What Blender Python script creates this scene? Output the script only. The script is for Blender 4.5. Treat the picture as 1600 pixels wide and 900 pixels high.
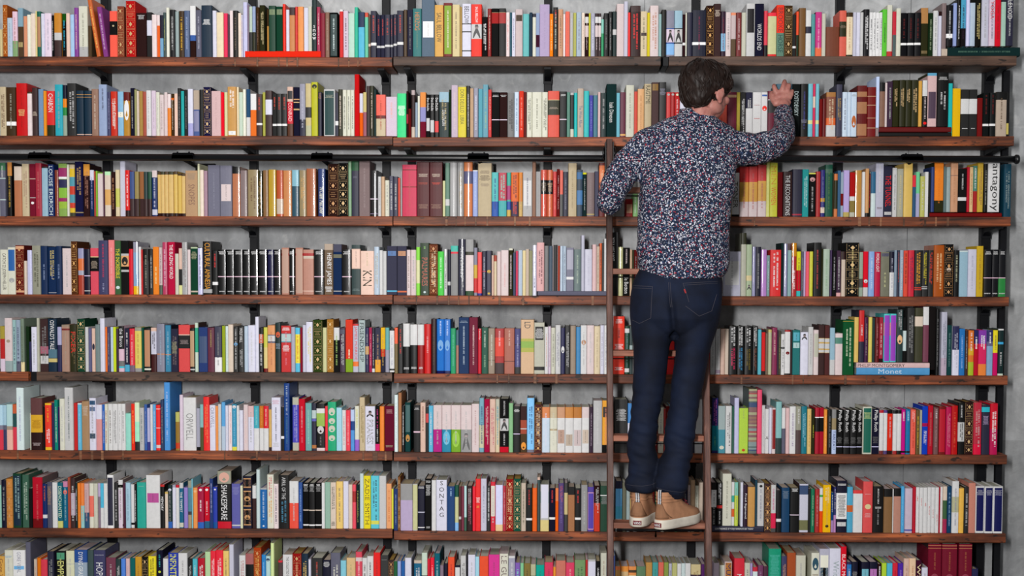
import bpy, bmesh, math, random, re
from mathutils import Vector, Matrix, noise
from mathutils.bvhtree import BVHTree
for _o in list(bpy.data.objects):
    bpy.data.objects.remove(_o)
SC = bpy.context.scene
COL = SC.collection
R = random.Random(7)
Z0 = 2.65                       # height of the top shelf board above the floor

# ------------------------------------------------------------------ camera
YAW, PIT, ROL = 0.0194188, -0.0524220, -0.0028455
PPX, PPY, FPX = 19.0236, 98.1902, 2240.76
CAM = Vector((2.324927, -6.0, Z0 - 0.907094))
RM = (Matrix.Rotation(YAW, 3, 'Z') @ Matrix.Rotation(PIT, 3, 'X') @
      Matrix(((math.cos(ROL), 0, math.sin(ROL)), (0, 1, 0), (-math.sin(ROL), 0, math.cos(ROL)))))
cd = bpy.data.cameras.new('camera')
cam = bpy.data.objects.new('camera', cd)
COL.objects.link(cam)
cd.sensor_width = 36.0
cd.lens = FPX / 1600 * 36.0
cd.shift_x = -PPX / 1600
cd.shift_y = PPY / 1600
cd.clip_end = 60
_c = [RM @ Vector((1, 0, 0)), RM @ Vector((0, 0, 1)), RM @ Vector((0, -1, 0))]
cam.matrix_world = Matrix.Translation(CAM) @ Matrix((_c[0], _c[1], _c[2])).transposed().to_4x4()
SC.camera = cam


def at(u, v, Y=0.0):
    """the point of the place at depth Y seen at photo pixel (u, v)"""
    d = RM @ Vector(((u - 800 - PPX) / FPX, 1, -(v - 450 - PPY) / FPX))
    return CAM + d * ((Y - CAM.y) / d.y)


def px(p):
    c = RM.transposed() @ (Vector(p) - CAM)
    return 800 + PPX + FPX * c.x / c.y, 450 + PPY - FPX * c.z / c.y


# ------------------------------------------------------------------ world, lamps, exposure
W = bpy.data.worlds.new('room_light')
SC.world = W
W.use_nodes = True
W.node_tree.nodes['Background'].inputs[0].default_value = (0.93, 0.97, 1.0, 1)
W.node_tree.nodes['Background'].inputs[1].default_value = 0.16
SC.view_settings.view_transform = 'Standard'
SC.view_settings.look = 'None'
SC.view_settings.exposure = 0.0
SC.view_settings.gamma = 1.0
SC.view_settings.use_curve_mapping = False
SC.render.film_transparent = False


def area(name, loc, target, sx, sy, power, col):
    l = bpy.data.lights.new(name, 'AREA')
    l.shape = 'RECTANGLE'; l.size = sx; l.size_y = sy; l.energy = power; l.color = col
    o = bpy.data.objects.new(name, l); COL.objects.link(o)
    o.location = loc
    o.rotation_euler = (Vector(target) - Vector(loc)).to_track_quat('-Z', 'Y').to_euler()
    return o


area('ceiling_softbox', (1.4, -4.6, 4.0), (2.1, 0, 1.55), 3.4, 1.2, 88, (1.0, 0.965, 0.93))
area('camera_flash', (1.9, -5.75, 2.12), (2.1, 0, 1.8), 0.16, 0.85, 215, (1.0, 0.98, 0.97))


# ------------------------------------------------------------------ materials
def lin(c):
    return c / 12.92 if c <= 0.04045 else ((c + 0.055) / 1.055) ** 2.4


def hexc(s):
    c = [lin(int(ch, 16) / 15.0) for ch in s]
    m = sum(c) / 3                       # inks a little richer and deeper than the eye reads them off a lit page
    c = [max(0.0025, (m + (v - m) * 1.0) * 1.03 - 0.012) for v in c]
    return tuple(c) + (1.0,)


def rgb(r, g, b):
    return (lin(r / 255), lin(g / 255), lin(b / 255), 1.0)


def newmat(name, rough=0.6, spec=0.5):
    m = bpy.data.materials.new(name)
    m.use_nodes = True
    b = m.node_tree.nodes['Principled BSDF']
    b.inputs['Roughness'].default_value = rough
    b.inputs['Specular IOR Level'].default_value = spec
    return m, m.node_tree, b


def attrmat(name, rough, spec=0.5, coat=0.0, bump=0.0, grain=0.0, gscale=400):
    m, t, b = newmat(name, rough, spec)
    a = t.nodes.new('ShaderNodeAttribute'); a.attribute_name = 'Col'
    out = a.outputs['Color']
    tc = t.nodes.new('ShaderNodeTexCoord')
    if grain:
        n = t.nodes.new('ShaderNodeTexNoise'); n.inputs['Scale'].default_value = gscale
        n.inputs['Detail'].default_value = 3
        t.links.new(tc.outputs['Object'], n.inputs['Vector'])
        mr = t.nodes.new('ShaderNodeMapRange')
        mr.inputs['From Min'].default_value = 0.3; mr.inputs['From Max'].default_value = 0.7
        mr.inputs['To Min'].default_value = 1 - grain; mr.inputs['To Max'].default_value = 1 + grain * 0.6
        t.links.new(n.outputs['Fac'], mr.inputs['Value'])
        mx = t.nodes.new('ShaderNodeMix'); mx.data_type = 'RGBA'; mx.blend_type = 'MULTIPLY'
        mx.inputs['Factor'].default_value = 1
        t.links.new(out, mx.inputs[6]); t.links.new(mr.outputs[0], mx.inputs[7])
        out = mx.outputs[2]
    t.links.new(out, b.inputs['Base Color'])
    if coat:
        b.inputs['Coat Weight'].default_value = coat
        b.inputs['Coat Roughness'].default_value = 0.06
    if bump:
        n2 = t.nodes.new('ShaderNodeTexNoise'); n2.inputs['Scale'].default_value = 900
        t.links.new(tc.outputs['Object'], n2.inputs['Vector'])
        bp = t.nodes.new('ShaderNodeBump'); bp.inputs['Strength'].default_value = bump
        bp.inputs['Distance'].default_value = 0.0004
        t.links.new(n2.outputs['Fac'], bp.inputs['Height'])
        t.links.new(bp.outputs[0], b.inputs['Normal'])
    return m


M_CLOTH = attrmat('book_cloth', 0.8, 0.15, bump=0.5, grain=0.10, gscale=500)
M_PAPER = attrmat('paper_cover', 0.45, 0.25, grain=0.06, gscale=60)
M_GLOSS = attrmat('glossy_jacket', 0.35, 0.2, coat=0.7, grain=0.05, gscale=50)
M_INK = attrmat('printed_ink', 0.5, 0.3)
BOOKM = [M_CLOTH, M_PAPER, M_GLOSS, None, M_INK]


def page_material():
    m, t, b = newmat('book_pages', 0.85, 0.2)
    a = t.nodes.new('ShaderNodeAttribute'); a.attribute_name = 'Col'
    tc = t.nodes.new('ShaderNodeTexCoord')
    mp = t.nodes.new('ShaderNodeMapping'); mp.inputs['Scale'].default_value = (900, 3, 3)
    n = t.nodes.new('ShaderNodeTexNoise'); n.inputs['Scale'].default_value = 1.0
    t.links.new(tc.outputs['Object'], mp.inputs[0]); t.links.new(mp.outputs[0], n.inputs['Vector'])
    mr = t.nodes.new('ShaderNodeMapRange'); mr.inputs['To Min'].default_value = 0.72; mr.inputs['To Max'].default_value = 1.1
    t.links.new(n.outputs['Fac'], mr.inputs['Value'])
    mx = t.nodes.new('ShaderNodeMix'); mx.data_type = 'RGBA'; mx.blend_type = 'MULTIPLY'; mx.inputs['Factor'].default_value = 1
    t.links.new(a.outputs['Color'], mx.inputs[6]); t.links.new(mr.outputs[0], mx.inputs[7])
    t.links.new(mx.outputs[2], b.inputs['Base Color'])
    return m


BOOKM[3] = page_material()


def wood_material(name, dark, mid, light, axis='X', scale=1.0, knots=True, rough=0.55):
    m, t, b = newmat(name, rough, 0.35)
    N = t.nodes.new
    tc = N('ShaderNodeTexCoord'); oi = N('ShaderNodeObjectInfo')
    add = N('ShaderNodeVectorMath'); add.operation = 'ADD'
    sc = N('ShaderNodeVectorMath'); sc.operation = 'SCALE'; sc.inputs['Scale'].default_value = 37.0
    cmb = N('ShaderNodeCombineXYZ')
    for i in range(3):
        t.links.new(oi.outputs['Random'], cmb.inputs[i])
    t.links.new(cmb.outputs[0], sc.inputs[0])
    t.links.new(tc.outputs['Object'], add.inputs[0]); t.links.new(sc.outputs[0], add.inputs[1])
    s = {'X': (2.0, 30, 45), 'Z': (60, 30, 2.5)}[axis]
    mp = N('ShaderNodeMapping'); mp.inputs['Scale'].default_value = tuple(v * scale for v in s)
    t.links.new(add.outputs[0], mp.inputs[0])
    n1 = N('ShaderNodeTexNoise'); n1.inputs['Scale'].default_value = 1; n1.inputs['Detail'].default_value = 8
    n1.inputs['Roughness'].default_value = 0.65; n1.inputs['Distortion'].default_value = 0.6
    t.links.new(mp.outputs[0], n1.inputs['Vector'])
    r = N('ShaderNodeValToRGB')
    r.color_ramp.elements[0].position = 0.30; r.color_ramp.elements[0].color = dark
    r.color_ramp.elements[1].position = 0.72; r.color_ramp.elements[1].color = light
    e = r.color_ramp.elements.new(0.53); e.color = mid
    t.links.new(n1.outputs['Fac'], r.inputs[0])
    # broad patches of darker, weathered wood
    mp2 = N('ShaderNodeMapping'); mp2.inputs['Scale'].default_value = (3.2, 3.2, 3.2) if axis == 'X' else (9, 9, 4)
    t.links.new(add.outputs[0], mp2.inputs[0])
    n2 = N('ShaderNodeTexNoise'); n2.inputs['Scale'].default_value = 1; n2.inputs['Detail'].default_value = 4
    t.links.new(mp2.outputs[0], n2.inputs['Vector'])
    mr = N('ShaderNodeMapRange'); mr.inputs['From Min'].default_value = 0.32; mr.inputs['From Max'].default_value = 0.66
    mr.inputs['To Min'].default_value = 0.38; mr.inputs['To Max'].default_value = 1.25
    t.links.new(n2.outputs['Fac'], mr.inputs['Value'])
    mx = N('ShaderNodeMix'); mx.data_type = 'RGBA'; mx.blend_type = 'MULTIPLY'; mx.inputs['Factor'].default_value = 1
    t.links.new(r.outputs[0], mx.inputs[6]); t.links.new(mr.outputs[0], mx.inputs[7])
    out = mx.outputs[2]
    if knots:
        # dark nail holes, knots and scars
        mp3 = N('ShaderNodeMapping'); mp3.inputs['Scale'].default_value = (22, 40, 60)
        t.links.new(add.outputs[0], mp3.inputs[0])
        v = N('ShaderNodeTexNoise'); v.inputs['Scale'].default_value = 1; v.inputs['Detail'].default_value = 2
        t.links.new(mp3.outputs[0], v.inputs['Vector'])
        mr3 = N('ShaderNodeMapRange'); mr3.inputs['From Min'].default_value = 0.63; mr3.inputs['From Max'].default_value = 0.69
        mr3.inputs['To Min'].default_value = 0; mr3.inputs['To Max'].default_value = 0.85
        t.links.new(v.outputs['Fac'], mr3.inputs['Value'])
        m2 = N('ShaderNodeMix'); m2.data_type = 'RGBA'; m2.inputs[7].default_value = (0.008, 0.006, 0.005, 1)
        t.links.new(mr3.outputs[0], m2.inputs['Factor']); t.links.new(out, m2.inputs[6])
        out = m2.outputs[2]
    t.links.new(out, b.inputs['Base Color'])
    bp = N('ShaderNodeBump'); bp.inputs['Strength'].default_value = 0.5; bp.inputs['Distance'].default_value = 0.0015
    t.links.new(n1.outputs['Fac'], bp.inputs['Height']); t.links.new(bp.outputs[0], b.inputs['Normal'])
    return m


def concrete_material(name):
    m, t, b = newmat(name, 0.85, 0.25)
    N = t.nodes.new
    tc = N('ShaderNodeTexCoord')
    n1 = N('ShaderNodeTexNoise'); n1.inputs['Scale'].default_value = 1.6; n1.inputs['Detail'].default_value = 6
    n1.inputs['Roughness'].default_value = 0.6; n1.inputs['Distortion'].default_value = 0.4
    t.links.new(tc.outputs['Object'], n1.inputs['Vector'])
    r = N('ShaderNodeValToRGB')
    r.color_ramp.elements[0].position = 0.30; r.color_ramp.elements[0].color = rgb(152, 155, 158)
    r.color_ramp.elements[1].position = 0.72; r.color_ramp.elements[1].color = rgb(198, 199, 199)
    t.links.new(n1.outputs['Fac'], r.inputs[0])
    mp = N('ShaderNodeMapping'); mp.inputs['Scale'].default_value = (9, 1, 2.2)
    t.links.new(tc.outputs['Object'], mp.inputs[0])
    n2 = N('ShaderNodeTexNoise'); n2.inputs['Scale'].default_value = 2; n2.inputs['Detail'].default_value = 7
    t.links.new(mp.outputs[0], n2.inputs['Vector'])
    mr = N('ShaderNodeMapRange'); mr.inputs['From Min'].default_value = 0.3; mr.inputs['From Max'].default_value = 0.7
    mr.inputs['To Min'].default_value = 0.84; mr.inputs['To Max'].default_value = 1.16
    t.links.new(n2.outputs['Fac'], mr.inputs['Value'])
    mx = N('ShaderNodeMix'); mx.data_type = 'RGBA'; mx.blend_type = 'MULTIPLY'; mx.inputs['Factor'].default_value = 1
    t.links.new(r.outputs[0], mx.inputs[6]); t.links.new(mr.outputs[0], mx.inputs[7])
    # pale chalky scuffs
    n3 = N('ShaderNodeTexNoise'); n3.inputs['Scale'].default_value = 11; n3.inputs['Detail'].default_value = 5; n3.inputs['Distortion'].default_value = 1.5
    t.links.new(tc.outputs['Object'], n3.inputs['Vector'])
    m3 = N('ShaderNodeMapRange'); m3.inputs['From Min'].default_value = 0.62; m3.inputs['From Max'].default_value = 0.74
    m3.inputs['To Max'].default_value = 0.55
    t.links.new(n3.outputs['Fac'], m3.inputs['Value'])
    x3 = N('ShaderNodeMix'); x3.data_type = 'RGBA'; x3.inputs[7].default_value = rgb(205, 206, 205)
    t.links.new(m3.outputs[0], x3.inputs['Factor']); t.links.new(mx.outputs[2], x3.inputs[6])
    # dark damp blotches
    n4 = N('ShaderNodeTexNoise'); n4.inputs['Scale'].default_value = 5.5; n4.inputs['Detail'].default_value = 8; n4.inputs['Roughness'].default_value = 0.7
    n4.inputs['Distortion'].default_value = 0.8
    t.links.new(tc.outputs['Object'], n4.inputs['Vector'])
    m4 = N('ShaderNodeMapRange'); m4.inputs['From Min'].default_value = 0.35; m4.inputs['From Max'].default_value = 0.65
    m4.inputs['To Min'].default_value = 0.74; m4.inputs['To Max'].default_value = 1.12
    t.links.new(n4.outputs['Fac'], m4.inputs['Value'])
    # lower step: darker cast panel; upper step: brighter light painted into the colour
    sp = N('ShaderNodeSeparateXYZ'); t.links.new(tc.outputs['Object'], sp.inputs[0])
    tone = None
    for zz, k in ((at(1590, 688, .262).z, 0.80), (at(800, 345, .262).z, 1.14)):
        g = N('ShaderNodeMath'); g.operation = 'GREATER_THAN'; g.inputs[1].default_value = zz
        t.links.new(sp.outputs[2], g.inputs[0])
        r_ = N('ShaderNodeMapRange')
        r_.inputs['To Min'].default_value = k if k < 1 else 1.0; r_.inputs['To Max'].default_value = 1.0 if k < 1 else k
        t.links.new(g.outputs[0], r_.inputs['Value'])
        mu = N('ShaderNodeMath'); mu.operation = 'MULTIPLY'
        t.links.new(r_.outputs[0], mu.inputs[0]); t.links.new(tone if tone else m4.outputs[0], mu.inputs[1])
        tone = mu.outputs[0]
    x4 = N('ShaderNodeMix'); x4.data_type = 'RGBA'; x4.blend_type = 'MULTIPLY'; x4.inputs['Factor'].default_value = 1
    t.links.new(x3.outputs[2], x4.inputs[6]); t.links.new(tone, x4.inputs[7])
    t.links.new(x4.outputs[2], b.inputs['Base Color'])
    bp = N('ShaderNodeBump'); bp.inputs['Strength'].default_value = 0.25; bp.inputs['Distance'].default_value = 0.003
    t.links.new(n2.outputs['Fac'], bp.inputs['Height']); t.links.new(bp.outputs[0], b.inputs['Normal'])
    return m


def plain(name, col, rough=0.6, spec=0.5, metal=0.0, nscale=0, namp=0.0):
    m, t, b = newmat(name, rough, spec)
    b.inputs['Metallic'].default_value = metal
    if nscale:
        tc = t.nodes.new('ShaderNodeTexCoord')
        n = t.nodes.new('ShaderNodeTexNoise'); n.inputs['Scale'].default_value = nscale; n.inputs['Detail'].default_value = 5
        t.links.new(tc.outputs['Object'], n.inputs['Vector'])
        mr = t.nodes.new('ShaderNodeMapRange'); mr.inputs['From Min'].default_value = 0.3; mr.inputs['From Max'].default_value = 0.7
        mr.inputs['To Min'].default_value = 1 - namp; mr.inputs['To Max'].default_value = 1 + namp
        t.links.new(n.outputs['Fac'], mr.inputs['Value'])
        mx = t.nodes.new('ShaderNodeMix'); mx.data_type = 'RGBA'; mx.blend_type = 'MULTIPLY'; mx.inputs['Factor'].default_value = 1
        mx.inputs[6].default_value = col
        t.links.new(mr.outputs[0], mx.inputs[7]); t.links.new(mx.outputs[2], b.inputs['Base Color'])
        bp = t.nodes.new('ShaderNodeBump'); bp.inputs['Strength'].default_value = 0.3; bp.inputs['Distance'].default_value = 0.001
        t.links.new(n.outputs['Fac'], bp.inputs['Height']); t.links.new(bp.outputs[0], b.inputs['Normal'])
    else:
        b.inputs['Base Color'].default_value = col
    return m


M_WOOD = wood_material('reclaimed_wood', rgb(36, 19, 13), rgb(128, 66, 38), rgb(200, 108, 58))
M_WOODD = wood_material('weathered_wood', rgb(52, 38, 32), rgb(92, 68, 56), rgb(128, 96, 78))
M_RAILW = wood_material('ladder_rail_wood', rgb(62, 38, 32), rgb(98, 64, 54), rgb(126, 90, 78), axis='Z', knots=False)
M_TREAD = wood_material('ladder_tread_wood', rgb(112, 64, 44), rgb(152, 94, 72), rgb(176, 118, 94), knots=False)
M_STEEL = plain('black_steel', rgb(12, 13, 18), 0.5, 0.2, 0.0, 40, 0.2)
M_PIPE = plain('black_pipe', rgb(10, 11, 14), 0.35, 0.5, 0.0)
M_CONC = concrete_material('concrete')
M_FLOOR = plain('floor_concrete', rgb(84, 80, 77), 0.6, 0.3, 0, 3, 0.15)


# ------------------------------------------------------------------ object helpers
def mesh_obj(name, verts, faces, mats, parent=None, cols=None, midx=None, smooth=False, loc=None):
    me = bpy.data.meshes.new(name)
    me.from_pydata([tuple(v) for v in verts], [], faces)
    for m in (mats if isinstance(mats, (list, tuple)) else [mats]):
        me.materials.append(m)
    if cols is not None:
        at_ = me.attributes.new('Col', 'FLOAT_COLOR', 'FACE')
        at_.data.foreach_set('color', [c for col in cols for c in col])
    if midx is not None:
        me.polygons.foreach_set('material_index', midx)
    if smooth:
        me.polygons.foreach_set('use_smooth', [True] * len(me.polygons))
    me.update()
    o = bpy.data.objects.new(name, me)
    COL.objects.link(o)
    if parent is not None:
        o.parent = parent
    if loc is not None:
        o.location = loc
    return o


def bm_obj(name, bm, mat, parent=None, smooth=False, loc=None):
    me = bpy.data.meshes.new(name)
    bm.to_mesh(me); bm.free()
    for m in (mat if isinstance(mat, (list, tuple)) else [mat]):
        me.materials.append(m)
    if smooth:
        me.polygons.foreach_set('use_smooth', [True] * len(me.polygons))
    o = bpy.data.objects.new(name, me); COL.objects.link(o)
    if parent is not None:
        o.parent = parent
    if loc is not None:
        o.location = loc
    return o


def empty(name, loc=(0, 0, 0)):
    o = bpy.data.objects.new(name, None); COL.objects.link(o); o.location = loc
    o.empty_display_size = 0.05
    return o


def tag(o, label=None, cat=None, group=None, kind=None):
    if label: o['label'] = label
    if cat: o['category'] = cat
    if group: o['group'] = group
    if kind: o['kind'] = kind
    return o


def box_bm(x0, x1, y0, y1, z0, z1, bev=0.0, seg=2):
    bm = bmesh.new()
    bmesh.ops.create_cube(bm, size=1)
    for v in bm.verts:
        v.co = Vector((x0 + (v.co.x + .5) * (x1 - x0), y0 + (v.co.y + .5) * (y1 - y0), z0 + (v.co.z + .5) * (z1 - z0)))
    if bev:
        bmesh.ops.bevel(bm, geom=bm.edges[:], offset=bev, segments=seg, affect='EDGES', profile=0.6)
    return bm


def tube(bm, pts, rad, seg=12, cap=True):
    """a tube along pts; rad a number or one per point"""
    n = len(pts)
    pts = [Vector(p) for p in pts]
    rr = rad if isinstance(rad, (list, tuple)) else [rad] * n
    rings = []
    up = Vector((0.13, 0.21, 0.97))
    for i, p in enumerate(pts):
        d = (pts[min(i + 1, n - 1)] - pts[max(i - 1, 0)])
        if d.length < 1e-9: d = Vector((0, 0, 1))
        d.normalize()
        a = d.cross(up)
        if a.length < 0.1: a = d.cross(Vector((1, 0, 0)))
        a.normalize(); b = d.cross(a).normalized()
        rings.append([bm.verts.new(p + (a * math.cos(t) + b * math.sin(t)) * rr[i]) for t in [2 * math.pi * k / seg for k in range(seg)]])
    for i in range(n - 1):
        for k in range(seg):
            bm.faces.new((rings[i][k], rings[i][(k + 1) % seg], rings[i + 1][(k + 1) % seg], rings[i + 1][k]))
    if cap:
        bm.faces.new(rings[0][::-1]); bm.faces.new(rings[-1])
    return bm

# ------------------------------------------------------------------ the setting
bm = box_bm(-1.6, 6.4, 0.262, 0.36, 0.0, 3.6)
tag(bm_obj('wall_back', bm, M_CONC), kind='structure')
bm = box_bm(-1.6, 6.4, -7.0, 0.262, -0.1, 0.0)
tag(bm_obj('floor', bm, M_FLOOR), kind='structure')
# faint joints between the cast concrete panels
for i, u in enumerate((398, 1004 + 0, 1416)):
    p = at(u, 450, 0.262)
    bm = box_bm(p.x - 0.0012, p.x + 0.0012, 0.2602, 0.2622, 0.0, 3.6)
    tag(bm_obj('trim_%d' % (i + 1), bm, plain('panel_joint', rgb(120, 121, 123), 0.9)), kind='structure')

# ------------------------------------------------------------------ shelf boards
#          left run (y at x=0, y at x=613)   right run (y at 617, y at 1580), right end x
BASE = [((88.6, 90.2), (88.8, 88.0), 1587), ((212.2, 212.8), (214.8, 213.2), 1583), ((338, 338), (338.0, 339.0), 1578),
        ((460, 460.6), (461.4, 463.8), 1575), ((580.6, 581.6), (583.4, 586.8), 1573), ((703, 704.6), (705.8, 710.6), 1572),
        ((824.6, 826.2), (829.0, 833.2), 1570), ((948, 949.5), (952, 956.5), 1568)]
ORD = ['top', 'second', 'third', 'fourth', 'fifth', 'sixth', 'seventh', 'bottom']
XS = at(615, 450).x


def zb(row, X):
    """height of the top of a shelf board at X"""
    (a, b), (c, d), xe = BASE[row]
    if X < XS:
        p, q, u0, u1 = a, b, 0, 613
    else:
        p, q, u0, u1 = c, d, 617, 1580
    A, B = at(u0, p), at(u1, q)
    return A.z + (B.z - A.z) * (X - A.x) / (B.x - A.x)


BT = 0.0385
YF, YB = -0.012, 0.203
M_BLOCK = wood_material('end_grain_wood', rgb(70, 42, 30), rgb(128, 84, 58), rgb(168, 118, 82))


def board(row, x0, x1, label, mat):
    t = empty('shelf_board', ((x0 + x1) / 2, (YF + YB) / 2, 0))
    xc = (x0 + x1) / 2
    n = max(2, int((x1 - x0) / 0.03))
    rnd = random.Random(row * 10 + int(x0))
    bm = bmesh.new()
    secs = []
    ybev = 0.003
    for i in range(n + 1):
        x = x0 + (x1 - x0) * i / n
        z = zb(row, min(max(x, x0 + .001), x1 - .001)) - 0.0004
        wob = (noise.noise(Vector((x * 9, row * 3.1, 0))) * 0.0016, noise.noise(Vector((x * 14, row * 5.7, 4))) * 0.0014)
        f = YF + wob[0]; zt = z; zl = z - BT + wob[1]
        bt = ybev + abs(noise.noise(Vector((x * 20, row, 9)))) * 0.003
        sec = [(f + ybev * .6, zt), (f, zt - ybev), (f, zl + bt), (f + bt * .8, zl), (YB, zl), (YB, zt)]
        secs.append([bm.verts.new((x - xc, y - (YF + YB) / 2, zz)) for y, zz in sec])
    for a, b in zip(secs, secs[1:]):
        for k in range(6):
            bm.faces.new((a[k], b[k], b[(k + 1) % 6], a[(k + 1) % 6]))
    bm.faces.new(secs[0]); bm.faces.new(secs[-1][::-1])
    bmesh.ops.recalc_face_normals(bm, faces=bm.faces)
    o = bm_obj('board', bm, mat)
    o.parent = t
    tag(t, label, 'shelf')
    return t, xc


def strip(t, xc, row, u0, u1, mat, name, dy=0.0016, z0=0.0, z1=1.0):
    """a patch let into the front edge of a board (paler saw-marked blocks)"""
    a, b = at(u0, 450).x, at(u1, 450).x
    z = zb(row, (a + b) / 2) - 0.0008
    bm = box_bm(a - xc, b - xc, YF - dy - (YF + YB) / 2, YF + 0.006 - (YF + YB) / 2, z - BT * z1, z - BT * z0, 0.0008, 1)
    o = bm_obj(name, bm, mat); o.parent = t


splits = {0: [(-60, 613), (616, 1032), (1042, None)], 4: [(-60, 46), (57, 613), (616, None)]}
mats_for = {0: [M_WOOD, M_WOODD, M_WOODD], 1: [M_WOOD, M_WOOD], 2: [M_WOOD, M_WOOD], 3: [M_WOOD, M_WOOD], 4: [M_WOOD, M_WOODD, M_WOOD], 5: [M_WOOD, M_WOOD], 6: [M_WOOD, M_WOOD], 7: [M_WOOD, M_WOOD]}
SIDEN = {(0, 0): 'running from the photo left edge to the first joint', (0, 1): 'short length ending at the black strap above the man',
         (0, 2): 'from above the man to the end with leaning lying book', (4, 0): 'short stub before the dark gap at the photo edge',
         (4, 1): 'long greyish length after the dark gap', (4, 2): 'run behind the man legs to the shelf end'}
for row in range(8):
    sp = splits.get(row, [(-60, 613.6), (615.4, None)])
    for j, (u0, u1) in enumerate(sp):
        if u1 is None: u1 = BASE[row][2]
        x0, x1 = at(u0, 450).x, at(u1, BASE[row][1][1]).x
        if row == 7 and j == 0: pass
        side = SIDEN.get((row, j)) or ('run over to the middle joint, away from ladder' if j == 0 else 'run passing behind the ladder')
        t, xc = board(row, x0, x1, '%s shelf board, %s' % (ORD[row] + ' wooden', side), mats_for[row][j])
        # pale upright notches let into the front edge, as on the old timber
        lst = {(0, 0): [(370, 372), (404, 407), (437, 440), (450, 453), (466, 469), (530, 532), (546, 548), (560, 562)],
               (2, 1): [(696, 700), (712, 714), (726, 728), (742, 745), (760, 763), (803, 806), (826, 829), (1176, 1178), (1338, 1343), (1354, 1357), (1372, 1375), (1408, 1411), (1441, 1444), (1458, 1461), (1476, 1480)],
               (3, 1): [(650, 652), (682, 685), (700, 703), (716, 718), (732, 734), (748, 750), (779, 783), (816, 819), (924, 928)],
               (4, 2): [(776, 779), (794, 797), (834, 839), (868, 872), (1158, 1161), (1238, 1241), (1255, 1257), (1320, 1324), (1354, 1356)],
               (5, 0): [(24, 27), (74, 77), (122, 126), (140, 144), (156, 160), (189, 192), (349, 351), (399, 402), (432, 434), (450, 452), (566, 569), (582, 590), (601, 604)]}.get((row, j), [])
        for a, b in lst:
            strip(t, xc, row, a, b, M_BLOCK, 'inlay')
        if (row, j) == (0, 1):
            pass
# black straps over the two open joints
for row, (a, b), lab in ((0, (1033, 1041.5), 'black steel strap bridging two board ends above the man head'), (4, (46.5, 56.5), 'black steel strap at gap in the fifth shelf near photo edge')):
    A, B = at(a, 450).x, at(b, 450).x
    z = zb(row, A)
    o = bm_obj('joint_strap', box_bm(A, B, 0.0, 0.19, z - BT, z - 0.001, 0.001, 1), M_STEEL)
    tag(o, lab, 'bracket')

# ------------------------------------------------------------------ steel uprights with their shelf arms
POSTS = [(160.5, 172.5, 'first', 'black steel upright, first from the photo left edge'), (389.5, 401.5, '', 'black steel upright between books on left shelf run'),
         (597.2, 609.5, '', 'black steel upright ending the left shelf run'), (637, 649, '', 'black steel upright starting the right shelf run'),
         (849, 861.3, '', 'black steel upright just left of the ladder'), (1079, 1091, '', 'black steel upright behind the man and ladder'),
         (1303.5, 1315.5, '', 'black steel upright in the open right shelf run'), (1535, 1549, '', 'paired black steel uprights closing the shelf end')]
YP = 0.215
for i, (u0, u1, _, lab) in enumerate(POSTS):
    vm = 300
    x0, x1 = at(u0, vm, YP).x, at(u1, vm, YP).x
    t = empty('shelf_upright', ((x0 + x1) / 2, YP, 0))
    xm = (x0 + x1) / 2
    bm = box_bm(x0 - xm, x1 - xm, 0.0, 0.046, 0.0, 3.25, 0.0015, 1)
    bm_obj('post', bm, M_STEEL, t)
    for row in range(8):
        z = zb(row, xm) - BT - 0.0006
        # tapering arm under the board, rooted on the post
        w = (x1 - x0) * 0.42
        v = []
        for sx in (-w, w):
            v += [(sx, -YP + 0.030, z), (sx, 0.0, z), (sx, 0.0, z - 0.036), (sx, -YP + 0.185, z - 0.020), (sx, -YP + 0.030, z - 0.008)]
        f = [(0, 1, 2, 3, 4), (9, 8, 7, 6, 5)] + [(k, (k + 1) % 5 + 0, (k + 1) % 5 + 5, k + 5) for k in range(5)]
        mesh_obj('arm', v, [tuple(q) for q in f], M_STEEL, t)
        # bolted cheek plate
        bm_obj('plate', box_bm(-(x1 - x0) * .5 - .002, (x1 - x0) * .5 + .002, -0.004, 0.0, z - 0.045, z, 0.0008, 1), M_STEEL, t)
    if i == 7:
        a = at(1557.5, 650, 0.115).x - xm; b = at(1567.5, 650, 0.115).x - xm
        bm_obj('front_post', box_bm(a, b, -YP + 0.115, -YP + 0.143, 0, Z0 - 0.04, 0.001, 1), M_STEEL, t)
        for row in range(8):
            z = zb(row, xm) - BT - 0.002
            bm_obj('cross_arm', box_bm(x1 - xm, b, -YP + 0.118, -YP + 0.140, z - 0.010, z, 0.001, 1), M_STEEL, t)
    tag(t, lab, 'shelf post', 'steel uprights of the shelving')

# ------------------------------------------------------------------ ladder rail (black pipe) and its wall brackets
YR = -0.052
zr = [at(0, 245.5, YR).z, at(1590, 249.0, YR).z]
xr = [at(-60, 245, YR).x, at(1586, 249, YR).x]
t = empty('ladder_rail', ((xr[0] + xr[1]) / 2, YR, sum(zr) / 2)); xm, zm = t.location.x, t.location.z
bm = bmesh.new()
tube(bm, [(xr[0] - xm, 0, zr[0] - zm), (xr[1] - xm, 0, zr[1] - zm)], 0.0142, 20)
bm_obj('pipe', bm, M_PIPE, t, True)
bm = bmesh.new()
e = xr[1] - xm; ez = zr[1] - zm
tube(bm, [(e - 0.004, 0, ez), (e, 0, ez), (e + 0.002, 0, ez), (e + 0.012, 0, ez), (e + 0.016, 0, ez)], [0.0150, 0.0150, 0.0195, 0.0195, 0.016], 20)
bm_obj('end_cap', bm, M_PIPE, t, True)
tag(t, 'long black pipe the ladder hooks on, running under the second shelf', 'rail')
NB = ['nearest the photo left edge', 'second along the pipe', 'just before the middle joint of the boards', 'right after the middle joint of the boards', 'hidden behind the reaching arm', 'closest to the pipe end']
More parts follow.
